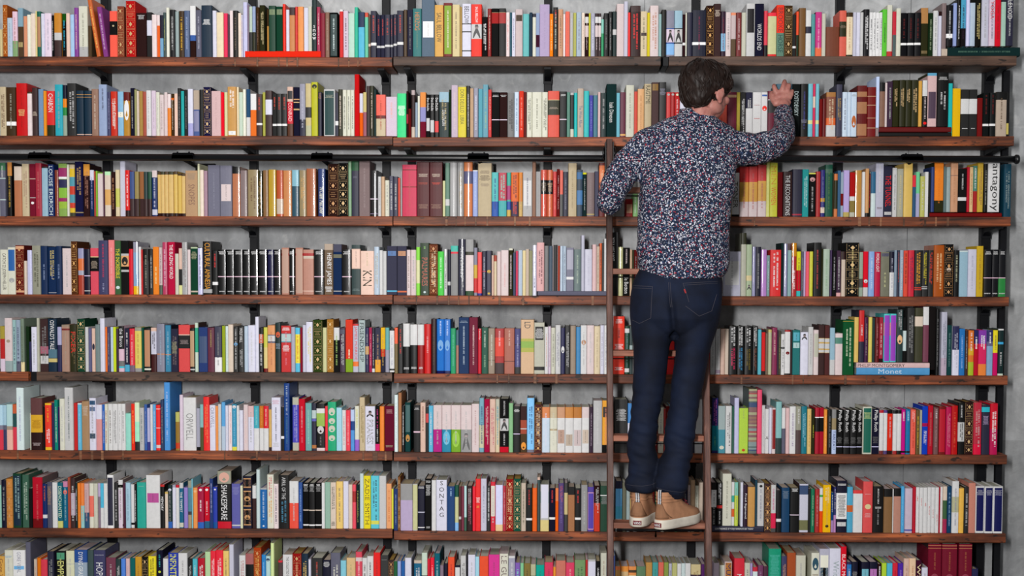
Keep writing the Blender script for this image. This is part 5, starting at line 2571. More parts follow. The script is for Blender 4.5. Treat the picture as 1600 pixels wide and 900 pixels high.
rail(xl); rail(xr2)
tv = [419.8, 548.0, 681.0, 817.5]
tz = [ladz(v) for v in tv]
dz = (tz[0] - tz[3]) / 3
tz = [tz[0] + dz] + tz + [tz[3] - dz * k for k in (1, 2) if tz[3] - dz * k > 0.12]
for z in tz:
    y = ladY(z) + 0.006
    bm = box_bm(xl + RW - lx + .0002, xr2 - lx - .0002, y - ly, y - ly + 0.078, z - 0.0225, z, 0.002, 2)
    tr = bm_obj('tread', bm, M_TREAD, lad)
    bm = bmesh.new()
    tube(bm, [(xl + RW - lx, y - ly + .03, z - 0.034), (xr2 - lx, y - ly + .03, z - 0.034)], 0.0024, 10)
    bm_obj('tie_rod', bm, M_STEEL, lad, True)
for x0 in (xl, xr2):
    h = empty('rail_hook', (x0 + RW / 2 - lx, ladY(zT - .02) - ly, zT - 0.02)); h.parent = lad
    for s in (-1, 1):
        xs = s * (RW / 2 + 0.0028)
        bm = box_bm(xs - 0.0026, xs + 0.0026, -0.004, 0.075, -0.16, 0.008, 0.001, 1)
        for v in bm.verts:
            v.co.y += slope * (-v.co.z)
        bm_obj('side_plate', bm, M_PIPE, h)
        w_ = bmesh.new()
        xw = xs + s * 0.0075
        tube(w_, [(xw - .004, .045, -.035), (xw - .0025, .045, -.035), (xw + .0025, .045, -.035), (xw + .004, .045, -.035)], [.021, .025, .025, .021], 24)
        bm_obj('wheel', w_, M_PIPE, h, True)
    for zz in (-0.12, -0.07):
        bm = bmesh.new(); tube(bm, [(-RW / 2 - .009, .03 - slope * zz, zz), (RW / 2 + .009, .03 - slope * zz, zz)], .0045, 10); bm_obj('bolt', bm, M_STEEL, h)
for x0 in (xl, xr2):
    bm_obj('rubber_foot', box_bm(x0 - lx - .003, x0 + RW - lx + .003, ladY(0) - ly - .003, ladY(0) - ly + RD + .003, 0, 0.03, .003, 2), M_PIPE, lad)
tag(lad, 'dark wooden library ladder hooked on the black pipe, the man standing on it', 'ladder')

# ------------------------------------------------------------------ the man on the ladder
def ring_loft(bm, rows_, seg=36, p=2.3, zfun=None):
    """rows_: (y, xl, xr, Y, ry) photo silhouette with depth, top to bottom"""
    rings = []
    for (v, u0, u1, Y, ry) in rows_:
        a = at(u0, v, Y); b = at(u1, v, Y)
        c = (a + b) / 2; rx = (b.x - a.x) / 2
        rg = []
        for k in range(seg):
            t = 2 * math.pi * k / seg
            ct, st = math.cos(t), math.sin(t)
            x = math.copysign(abs(ct) ** (2 / p), ct) * rx
            y = math.copysign(abs(st) ** (2 / p), st) * ry
            rg.append(bm.verts.new((c.x + x, c.y + y, c.z)))
        rings.append(rg)
    for a, b in zip(rings, rings[1:]):
        for k in range(seg):
            bm.faces.new((a[k], b[k], b[(k + 1) % seg], a[(k + 1) % seg]))
    bm.faces.new(rings[0]); bm.faces.new(rings[-1][::-1])
    return rings


def ptube(bm, pts, seg=20, sub=4, ends=True):
    """pts: (u, v, Y, r) -> smooth tube with rounded ends"""
    P = [at(u, v, Y) for u, v, Y, r in pts]; Rr = [q[3] for q in pts]
    out, rad = [], []
    n = len(P)
    for i in range(n - 1):
        p0, p1, p2, p3 = P[max(i - 1, 0)], P[i], P[i + 1], P[min(i + 2, n - 1)]
        for k in range(sub):
            t = k / sub
            out.append(0.5 * ((2 * p1) + (-p0 + p2) * t + (2 * p0 - 5 * p1 + 4 * p2 - p3) * t * t + (-p0 + 3 * p1 - 3 * p2 + p3) * t ** 3))
            rad.append(Rr[i] + (Rr[i + 1] - Rr[i]) * t)
    out.append(P[-1]); rad.append(Rr[-1])
    if ends:
        d0 = (out[0] - out[1]).normalized(); d1 = (out[-1] - out[-2]).normalized()
        a, ra, b, rb_ = out[0], rad[0], out[-1], rad[-1]
        out = [a + d0 * ra * .95, a + d0 * ra * .8, a + d0 * ra * .45] + out + [b + d1 * rb_ * .45, b + d1 * rb_ * .8, b + d1 * rb_ * .95]
        rad = [ra * .25, ra * .6, ra * .89] + rad + [rb_ * .89, rb_ * .6, rb_ * .25]
    tube(bm, out, rad, seg)


def ball(bm, c, r, M=None, seg=24):
    m = Matrix.Translation(c) @ (M.to_4x4() if M else Matrix.Identity(4)) @ Matrix.Diagonal((r[0], r[1], r[2], 1))
    bmesh.ops.create_uvsphere(bm, u_segments=seg, v_segments=seg // 2 + 2, radius=1.0, matrix=m)


def remeshed(name, bm, voxel, mat, parent, smooth_it=6, disp=None, fac=0.5, post=None):
    bmesh.ops.recalc_face_normals(bm, faces=bm.faces)
    o = bm_obj(name + '_raw', bm, mat)
    m = o.modifiers.new('r', 'REMESH'); m.mode = 'VOXEL'; m.voxel_size = voxel; m.use_smooth_shade = True
    if smooth_it:
        s = o.modifiers.new('s', 'SMOOTH'); s.factor = fac; s.iterations = smooth_it
    dg = bpy.context.evaluated_depsgraph_get(); dg.update()
    me = bpy.data.meshes.new_from_object(o.evaluated_get(dg))
    me.name = name
    old = o.data
    bpy.data.objects.remove(o); bpy.data.meshes.remove(old)
    if disp or post:
        nrm = [v.normal.copy() for v in me.vertices]
        for i, v in enumerate(me.vertices):
            if disp: v.co += nrm[i] * disp(v.co)
            if post: post(v)
    me.polygons.foreach_set('use_smooth', [True] * len(me.polygons))
    me.materials.clear(); me.materials.append(mat)
    ob = bpy.data.objects.new(name, me); COL.objects.link(ob)
    ob.parent = parent
    ob.matrix_parent_inverse = Matrix.Translation(parent.location).inverted() if parent else Matrix()
    me.update()
    return ob


def child(o, parent):
    o.parent = parent
    o.matrix_parent_inverse = Matrix.Translation(parent.location).inverted()
    return o


# materials
def skin_material():
    m, t, b = newmat('skin', 0.5, 0.4)
    tc = t.nodes.new('ShaderNodeTexCoord'); n = t.nodes.new('ShaderNodeTexNoise'); n.inputs['Scale'].default_value = 38; n.inputs['Detail'].default_value = 4
    t.links.new(tc.outputs['Object'], n.inputs['Vector'])
    r = t.nodes.new('ShaderNodeValToRGB')
    r.color_ramp.elements[0].position = .3; r.color_ramp.elements[0].color = rgb(166, 104, 95)
    r.color_ramp.elements[1].position = .7; r.color_ramp.elements[1].color = rgb(192, 134, 122)
    t.links.new(n.outputs['Fac'], r.inputs[0]); t.links.new(r.outputs[0], b.inputs['Base Color'])
    b.inputs['Subsurface Weight'].default_value = 0.12
    b.inputs['Subsurface Radius'].default_value = (0.01, 0.004, 0.002)
    b.inputs['Subsurface Scale'].default_value = 0.5
    return m


def shirt_material():
    m, t, b = newmat('floral_print_cotton', 0.85, 0.2)
    N = t.nodes.new
    tc = N('ShaderNodeTexCoord')
    nz = N('ShaderNodeTexNoise'); nz.inputs['Scale'].default_value = 110; nz.inputs['Detail'].default_value = 2
    t.links.new(tc.outputs['Object'], nz.inputs['Vector'])
    sub = N('ShaderNodeVectorMath'); sub.operation = 'MULTIPLY_ADD'
    sub.inputs[1].default_value = (0.016, 0.016, 0.016)
    t.links.new(nz.outputs['Color'], sub.inputs[0]); t.links.new(tc.outputs['Object'], sub.inputs[2])
    cur = None
    base = rgb(26, 35, 55)

    def layer(prev, scale, thr, col, seed, soft=0.04, rnd=1.0):
        v = N('ShaderNodeTexVoronoi'); v.inputs['Scale'].default_value = scale; v.inputs['Randomness'].default_value = rnd
        ofs = N('ShaderNodeVectorMath'); ofs.operation = 'ADD'; ofs.inputs[1].default_value = (seed, seed * 2.1, seed * .7)
        t.links.new(sub.outputs[0], ofs.inputs[0]); t.links.new(ofs.outputs[0], v.inputs['Vector'])
        mr = N('ShaderNodeMapRange'); mr.inputs['From Min'].default_value = thr; mr.inputs['From Max'].default_value = thr + soft
        mr.inputs['To Min'].default_value = 1; mr.inputs['To Max'].default_value = 0
        t.links.new(v.outputs['Distance'], mr.inputs['Value'])
        mx = N('ShaderNodeMix'); mx.data_type = 'RGBA'; mx.inputs[7].default_value = col
        t.links.new(mr.outputs[0], mx.inputs['Factor'])
        if isinstance(prev, tuple): mx.inputs[6].default_value = prev
        else: t.links.new(prev, mx.inputs[6])
        return mx.outputs[2]
    c = layer(base, 122, 0.30, rgb(62, 82, 118), 3.1, .06)
    c = layer(c, 112, 0.31, rgb(204, 206, 218), 7.7, .05)
    c = layer(c, 140, 0.36, rgb(24, 32, 52), 1.3, .05)
    c = layer(c, 118, 0.20, rgb(214, 214, 224), 5.2, .05)
    c = layer(c, 92, 0.18, rgb(186, 44, 52), 11.9, .05)
    t.links.new(c, b.inputs['Base Color'])
    return m


def denim_material():
    m, t, b = newmat('indigo_denim', 0.8, 0.2)
    tc = t.nodes.new('ShaderNodeTexCoord')
    n = t.nodes.new('ShaderNodeTexNoise'); n.inputs['Scale'].default_value = 9; n.inputs['Detail'].default_value = 6
    t.links.new(tc.outputs['Object'], n.inputs['Vector'])
    r = t.nodes.new('ShaderNodeValToRGB')
    r.color_ramp.elements[0].position = .35; r.color_ramp.elements[0].color = rgb(13, 18, 32)
    r.color_ramp.elements[1].position = .72; r.color_ramp.elements[1].color = rgb(21, 31, 54)
    t.links.new(n.outputs['Fac'], r.inputs[0]); t.links.new(r.outputs[0], b.inputs['Base Color'])
    n2 = t.nodes.new('ShaderNodeTexNoise'); n2.inputs['Scale'].default_value = 700
    t.links.new(tc.outputs['Object'], n2.inputs['Vector'])
    bp = t.nodes.new('ShaderNodeBump'); bp.inputs['Strength'].default_value = .35; bp.inputs['Distance'].default_value = .0006
    t.links.new(n2.outputs['Fac'], bp.inputs['Height']); t.links.new(bp.outputs[0], b.inputs['Normal'])
    return m


M_SKIN = skin_material(); M_SHIRT = shirt_material(); M_DENIM = denim_material()
M_HAIR = plain('dark_brown_hair', rgb(34, 23, 19), 0.5, 0.25, 0, 30, .35)
M_SUEDE = plain('tan_suede', rgb(176, 128, 96), 0.9, 0.2, 0, 45, .12)
M_SOLE = plain('off_white_rubber', rgb(214, 206, 192), 0.6, 0.4, 0, 60, .06)
M_WHITE = plain('white_webbing', rgb(236, 236, 238), 0.7)
M_NAVY = plain('navy_webbing', rgb(30, 32, 52), 0.8)
M_REDP = plain('red_patch', rgb(140, 30, 36), 0.5)
M_REDT = plain('red_tab', rgb(200, 44, 50), 0.6)
M_LACE = plain('dark_red_lace', rgb(112, 24, 34), 0.7)
M_THREAD = plain('seam_thread', rgb(78, 74, 82), 0.8)

HY = -0.42
trz = [z for z in tz]                       # ladder treads
ztread = ladz(817.5)
man = empty('person', at(1045, 824, -0.47)); man.location.z = ztread
ML = man.location

# --- head frame: turned to his right, bent a little forward
HC = at(1103.5, 139, -0.405)
HM = Matrix.Rotation(math.radians(-44), 3, 'Z') @ Matrix.Rotation(math.radians(-12), 3, 'X')


def hp(x, y, z): return HC + HM @ Vector((x, y, z))


# --- body: one continuous skin surface
bm = bmesh.new()
ball(bm, hp(0, -0.008, 0.008), (0.078, 0.094, 0.090), HM)            # cranium
ball(bm, hp(0, 0.035, -0.045), (0.060, 0.060, 0.072), HM)            # face
ball(bm, hp(0, 0.062, -0.095), (0.026, 0.024, 0.020), HM)            # chin
for s in (-1, 1):
    ball(bm, hp(s * .046, 0.012, -0.070), (0.022, 0.040, 0.028), HM)  # jaw corner
    ball(bm, hp(s * .040, 0.072, -0.028), (0.020, 0.018, 0.018), HM)  # cheek
    ball(bm, hp(s * .033, 0.082, 0.012), (0.024, 0.012, 0.008), HM)   # brow
    ball(bm, hp(s * .032, 0.083, -0.004), (0.012, 0.010, 0.008), HM)  # eyelid
    # ear
    EM = HM @ Matrix.Rotation(math.radians(s * -22), 3, 'Z') @ Matrix.Rotation(math.radians(-12), 3, 'X')
    ball(bm, hp(s * .082, -0.014, -0.030), (0.0070, 0.018, 0.029), EM)
    ball(bm, hp(s * .080, -0.006, -0.056), (0.006, 0.009, 0.012), EM)
ball(bm, hp(0, 0.094, -0.030), (0.012, 0.020, 0.014), HM)            # nose
ball(bm, hp(0, 0.093, -0.010), (0.008, 0.012, 0.022), HM)
ball(bm, hp(0, 0.088, -0.060), (0.022, 0.010, 0.006), HM)            # lips
ball(bm, hp(0, 0.086, -0.069), (0.019, 0.010, 0.006), HM)
neck0 = at(1090, 200, -0.40)
tube(bm, [neck0 + Vector((0, 0, -.06)), neck0, hp(0, -0.012, -0.075), hp(0, -0.005, -0.03)], [.062, .058, .056, .055], 24)
# torso, hips, legs under the clothes
ring_loft(bm, [(196, 1030, 1128, -.40, .060), (206, 1010, 1142, -.405, .075), (225, 1008, 1143, -.41, .090), (260, 1010, 1138, -.42, .100), (300, 1012, 1130, -.43, .095),
               (360, 1012, 1124, -.44, .088), (400, 1006, 1122, -.44, .092), (440, 998, 1120, -.44, .098), (474, 996, 1114, -.44, .095), (492, 1006, 1102, -.44, .075)], 32)
ptube(bm, [(1022, 490, -.44, .062), (1018, 540, -.44, .062), (1015, 600, -.45, .052), (1010, 650, -.46, .046), (1005, 700, -.47, .044), (1002, 745, -.49, .034), (999, 785, -.475, .026), (999, 800, -.47, .024)])
ptube(bm, [(1084, 490, -.44, .062), (1082, 540, -.44, .062), (1072, 600, -.46, .052), (1066, 650, -.48, .046), (1058, 700, -.50, .044), (1048, 745, -.53, .034), (1044, 785, -.54, .026), (1045, 800, -.535, .024)])
# arms
ptube(bm, [(1016, 218, -.41, .050), (985, 256, -.43, .044), (963, 292, -.455, .040), (951, 315, -.455, .036), (952, 312, -.38, .034), (953, 305, -.29, .028), (955, 298, -.225, .023)])
ptube(bm, [(1130, 220, -.415, .050), (1165, 231, -.40, .045), (1195, 229, -.36, .041), (1215, 221, -.31, .037), (1225, 204, -.22, .031), (1225, 188, -.14, .026), (1225, 172, -.082, .0225), (1224.5, 163, -.062, .024)])


def hand_right(bm):
    # back of the right hand towards the camera, fingers hooked on the head of a book
    for u, v, Y, rx, ry, rz in ((1224.5, 160, -.056, .031, .017, .020), (1224, 152, -.046, .038, .016, .020), (1223.5, 146, -.040, .040, .014, .015)):
        ball(bm, at(u, v, Y), (rx, ry, rz))
    F = [[(1214, 148, -.040, .0112), (1211.5, 141, -.040, .0108), (1209.5, 135.5, -.032, .0100), (1209.5, 134, -.016, .0088)],
         [(1221, 146, -.040, .0115), (1223, 138, -.042, .0112), (1225, 131, -.034, .0104), (1226, 127.3, -.012, .0092), (1226, 127.8, .006, .0082)],
         [(1228.5, 147, -.040, .0112), (1230.5, 140.5, -.041, .0108), (1232.5, 134.5, -.032, .0100), (1233, 133, -.014, .0088)],
         [(1234, 151, -.040, .0102), (1236.5, 146.5, -.038, .0096), (1237.5, 143, -.028, .0088), (1237.8, 142, -.014, .0078)],
         [(1212, 162, -.052, .0130), (1207.5, 155, -.036, .0120), (1205.5, 149, -.022, .0108), (1206.5, 145, -.014, .0092)]]
    for f in F: ptube(bm, f, 14, 4)
    for f in F[:4]:
        u, v, Y, r = f[1]
        ball(bm, at(u, v + 1.5, Y - .002), (r * 1.02, r * 1.02, r * 1.02))


hand_right(bm)
# left hand closed round the ladder's side rail
zr_ = at(955, 298, -.2).z
cx = xl + RW / 2; cy = ladY(zr_) + RD / 2
for dzz in (-.022, 0, .022):
    ball(bm, Vector((cx + .002, cy - .054, zr_ + dzz)), (.022, .018, .022))
for k in range(4):
    z = zr_ + .030 - .0195 * k
    r = (.0098, .0102, .0098, .0088)[k]
    pts = [Vector((cx - .012, cy - .052, z)), Vector((cx - .030, cy - .034, z)), Vector((cx - .033, cy - .002, z)), Vector((cx - .028, cy + .028, z - .001)), Vector((cx - .006, cy + .044 - .003 * k, z - .002))]
    tube(bm, pts, [r, r, r * .95, r * .85, r * .7], 12)
tube(bm, [Vector((cx + .014, cy - .052, zr_ + .010)), Vector((cx + .031, cy - .036, zr_ + .026)), Vector((cx + .032, cy - .008, zr_ + .034)), Vector((cx + .026, cy + .014, zr_ + .036))], [.013, .0122, .0108, .0085], 12)
body = remeshed('body', bm, 0.0036, M_SKIN, man, 3)

# finger nails on the reaching hand
# --- hair
bm = bmesh.new()
ball(bm, hp(-0.002, -0.022, 0.018), (0.090, 0.097, 0.090), HM)
ball(bm, hp(0.0, 0.020, 0.052), (0.076, 0.076, 0.056), HM)
ball(bm, hp(0.0, -0.055, -0.040), (0.070, 0.052, 0.055), HM)
ball(bm, at(1076, 142, -.43), (0.034, 0.050, 0.052))
ball(bm, at(1088, 158, -.42), (0.036, 0.050, 0.030))
ball(bm, at(1121, 117, -.42), (0.046, 0.062, 0.044))
ball(bm, at(1127.5, 131, -.41), (0.042, 0.052, 0.036))
ball(bm, at(1124, 142, -.405), (0.034, 0.045, 0.026))


def hairdisp(c):
    q = (c - HC) @ HM
    a = noise.noise(Vector((q.x * 26 + q.z * 14, q.y * 26, q.z * 9))) * .0055
    b = noise.noise(Vector((q.x * 70 + q.z * 30, q.y * 70, q.z * 16))) * .0022
    return a + b


hair = remeshed('hair', bm, 0.0035, M_HAIR, man, 14, hairdisp)
bv = BVHTree.FromPolygons([v.co.copy() for v in hair.data.vertices], [tuple(p.vertices) for p in hair.data.polygons])
bm = bmesh.new(); bm.from_mesh(hair.data)
rh = random.Random(11)
crown = hp(0.0, -0.045, 0.095)
for k in range(420):
    d = Vector((rh.gauss(0, 1), rh.gauss(0, 1), rh.gauss(0.35, 1))).normalized()
    p, nr, _, _ = bv.find_nearest(HC + d * .11)
    q = (p - HC) @ HM
    if q.y > .075 and q.z < .055: continue
    flow = (p - crown); flow -= nr * flow.dot(nr)
    if flow.length < .01: flow = Vector((rh.gauss(0, 1), rh.gauss(0, 1), 0))
    flow.normalize(); flow += Vector((0, 0, -.35))
    sw = nr.cross(flow).normalized()
    ph = rh.uniform(0, 6.28); amp = rh.uniform(.0008, .0035); L = rh.uniform(.035, .075)
    pts = []; n = 8
    curl = rh.uniform(-.25, .7)
    cur = p + nr * .001
    for i in range(n):
        t_ = i / (n - 1)
        pp, nn, _, _ = bv.find_nearest(cur)
        pts.append(pp + nn * (.0008 + .0018 * math.sin(t_ * 3.1)))
        fl = (flow - nn * flow.dot(nn)).normalized()
        cur = pp + fl * (L / n) + sw * (amp * math.cos(ph + t_ * 5) * .9 + curl * L / n * t_)
    if (pts[-1] - HC).z < -.095: continue
    tube(bm, pts, [.0006, .0018, .0026, .0029, .0027, .0022, .0014, .0004], 5, False)
bm.to_mesh(hair.data); bm.free()
hair.data.polygons.foreach_set('use_smooth', [True] * len(hair.data.polygons))

# --- shirt
bm = bmesh.new()
T_ = [(169, 1068, 1104, -.395, .055), (173, 1064, 1110, -.398, .060), (180, 1056, 1115, -.40, .066), (187, 1040, 1124, -.405, .072), (193, 1026, 1134, -.408, .080), (200, 1010, 1146, -.41, .090), (209, 1002, 1151, -.415, .100),
      (225, 999, 1153, -.42, .112), (250, 999, 1153, -.43, .122), (268, 999, 1150, -.43, .124), (291, 998, 1145, -.435, .122), (316, 997.5, 1142, -.44, .118), (350, 996.5, 1141, -.445, .115), (392, 995, 1141, -.445, .118),
      (412, 996, 1139, -.445, .121), (422, 999, 1136, -.445, .122), (430, 1005, 1130, -.445, .122), (436.5, 1016, 1120, -.445, .122)]
ring_loft(bm, T_, 48, 2.25)
ptube(bm, [(1018, 222, -.415, .062), (1003, 234, -.425, .064), (984, 258, -.435, .064), (966, 286, -.46, .060), (952, 314, -.465, .050), (952, 313, -.40, .047), (953, 306, -.30, .041), (954.5, 300, -.245, .036)], 24)
ptube(bm, [(1130, 226, -.42, .064), (1160, 232, -.405, .066), (1188, 230, -.375, .059), (1212, 223, -.325, .052), (1223, 208, -.245, .044), (1225, 192, -.155, .038), (1225, 176, -.092, .0325)], 24)


def shirtdisp(c):
    # soft folds: diagonal across the back, tighter rings on the sleeves
    u, v = px(c)
    a = noise.noise(Vector((c.x * 9 + c.z * 5, c.y * 5, c.z * 7 - c.x * 3))) * .007
    r = 0.0
    if u < 998 or u > 1158:
        r = noise.noise(Vector((c.x * 22 - c.z * 16, c.y * 18, c.z * 24 + c.x * 14))) * .007
    e = noise.noise(Vector((c.x * 30, c.y * 30, c.z * 12))) * .0022
    # yoke seam and the pulled fold under the raised arm
    f = -.003 * math.exp(-((v - (222 - (u - 1000) * .03)) / 1.3) ** 2) if 1003 < u < 1150 else 0
    g = .006 * math.exp(-(((v - 300) + (u - 1140) * .9) / 9) ** 2) * max(0, min(1, (u - 1050) / 60)) if 240 < v < 380 else 0
    return a + r + e + f + g


shirt = remeshed('shirt', bm, 0.0055, M_SHIRT, man, 7, shirtdisp)
# turned collar
bm = bmesh.new()
n = 40
rg = []
for k in range(n + 1):
    t_ = 2 * math.pi * k / n
    base = at(1088, 183, -.40)
    ox_, oy_ = math.cos(t_), math.sin(t_)
    top = at(1086.5, 171.5 + 6.5 * ox_ ** 1 if ox_ > 0 else 171.5, -.398)
    rg.append([top + Vector((ox_ * .058, oy_ * .060, 0)), top + Vector((ox_ * .062, oy_ * .064, .001)), at(1088, 185 + (5 * ox_ if ox_ > 0 else 2 * -ox_), -.40) + Vector((ox_ * .073, oy_ * .074, 0))])
vs = [[bm.verts.new(p) for p in r_] for r_ in rg[:-1]]
for k in range(n):
    a, b = vs[k], vs[(k + 1) % n]
    for q in range(2):
        bm.faces.new((a[q], a[q + 1], b[q + 1], b[q]))
bmesh.ops.recalc_face_normals(bm, faces=bm.faces)
bmesh.ops.solidify(bm, geom=bm.faces[:], thickness=0.0025)
col_ = bm_obj('collar', bm, M_SHIRT, None, True); col_.parent = shirt

# --- jeans
bm = bmesh.new()
ring_loft(bm, [(418, 1000, 1124, -.445, .104), (440, 989, 1129, -.445, .112), (460, 986, 1129, -.445, .120), (480, 985, 1127, -.445, .124), (497, 985, 1124, -.445, .120), (510, 988, 1118, -.445, .104), (518, 996, 1108, -.445, .092), (523, 1012, 1092, -.445, .075)], 48, 2.3)


def leg(pts):
    ring_loft(bm, pts, 32, 2.1)


leg([(470, 988, 1052, -.445, .092), (500, 985.5, 1054, -.445, .098), (524, 987, 1052, -.445, .095), (540, 989.5, 1047, -.445, .090), (585, 989.5, 1040.5, -.45, .078), (612, 989, 1038, -.455, .072), (640, 986.5, 1032, -.46, .068), (660, 984, 1027, -.465, .066),
     (700, 980, 1026, -.475, .064), (725, 981, 1028.5, -.485, .060), (742, 981.5, 1026, -.495, .058), (750, 977, 1027, -.50, .060), (758, 976, 1027, -.505, .060), (766, 979, 1024, -.505, .056), (768.5, 983, 1020, -.505, .05)])
leg([(470, 1046, 1126, -.445, .092), (500, 1048, 1124, -.445, .098), (524, 1050.5, 1117, -.445, .095), (540, 1055.5, 1112, -.445, .090), (559, 1055, 1107, -.45, .084), (585, 1051, 1101, -.46, .078), (612, 1048, 1097, -.47, .072), (640, 1045, 1092, -.48, .068),
     (660, 1041, 1088, -.485, .066), (700, 1036, 1082, -.50, .064), (724, 1029.5, 1077.5, -.515, .060), (740, 1026, 1075, -.525, .058), (750, 1022, 1076, -.53, .061), (760, 1022, 1075, -.535, .060), (770, 1028, 1072, -.53, .056), (778, 1038, 1069, -.52, .042)])


def jeandisp(c):
    u, v = px(c)
    a = noise.noise(Vector((c.x * 10, c.y * 8, c.z * 9))) * .004
    # knee and ankle stacking folds, seat crease
    k = 0.0
    if v > 560:
        w_ = min(1, (v - 560) / 120)
        k = noise.noise(Vector((c.x * 12, c.y * 9, c.z * 34 + c.x * 9))) * .0095 * w_
    s = 0
    if 440 < v < 530:
        xc_ = 1047 + (v - 440) * .08
        s = -.018 * math.exp(-((u - xc_) / 5) ** 2) * min(1, (v - 440) / 50)
    # the turned-up cuff
    return a + k + s


jeans = remeshed('jeans', bm, 0.005, M_DENIM, man, 5, jeandisp)
bvj = BVHTree.FromPolygons([v.co.copy() for v in jeans.data.vertices], [tuple(p.vertices) for p in jeans.data.polygons])


def on(bv_, u, v, off=.0006):
    d = (at(u, v, 0) - CAM).normalized()
    p, nr, _, _ = bv_.ray_cast(CAM, d)
    if p is None: return None
    return p - d * off


def seam(name, bv_, pl, mat, r, parent, n=14):
    bm = bmesh.new()
    for a, b in zip(pl, pl[1:]):
        ps = [on(bv_, a[0] + (b[0] - a[0]) * i / n, a[1] + (b[1] - a[1]) * i / n) for i in range(n + 1)]
        ps = [p for p in ps if p]
        if len(ps) > 2: tube(bm, ps, r, 5)
    o = bm_obj(name, bm, mat); o.parent = parent
    return o


for off in (0, 2.6):
    seam('back_seam', bvj, [(1044.5 + off, 441), (1045.5 + off, 458), (1047.5 + off, 480)], M_THREAD, .0005, jeans)
seam('pocket_stitching', bvj, [(990, 446.5), (1019.5, 447.6), (1018, 470), (1016.8, 497), (999, 505.5), (988, 500)], M_THREAD, .0006, jeans)
seam('pocket_stitching', bvj, [(990, 449.8), (1018.5, 450.8)], M_THREAD, .0005, jeans)
seam('pocket_stitching', bvj, [(1121.5, 439.8), (1067, 442.5), (1072, 456), (1076.5, 472)], M_THREAD, .0006, jeans)
seam('pocket_stitching', bvj, [(1121, 442.6), (1069, 445.4)], M_THREAD, .0005, jeans)
seam('pocket_stitching', bvj, [(1071, 478), (1092.5, 494), (1112, 486), (1120, 460)], M_THREAD, .0006, jeans)
c0 = [on(bvj, u, v, .0015) for u, v in ((1068, 452), (1070.3, 451.6), (1072.6, 457.6), (1070.6, 458.4))]
if all(c0):
    bm = bmesh.new()
    f = bm.faces.new([bm.verts.new(p) for p in c0])
    bmesh.ops.solidify(bm, geom=[f], thickness=.0012)
    o = bm_obj('red_tab', bm, M_REDT); o.parent = jeans; o['label'] = 'small red tab on the pocket'
# waist to hem side shadow seam and turned cuffs
for nm, pl in (('cuff_stitching', [(979, 757), (990, 759), (1004, 759.5), (1018, 757.5), (1025, 754)]), ('cuff_stitching', [(1026, 762), (1040, 766), (1052, 768), (1064, 769.5), (1071, 768)])):
    seam(nm, bvj, pl, M_THREAD, .0004, jeans)


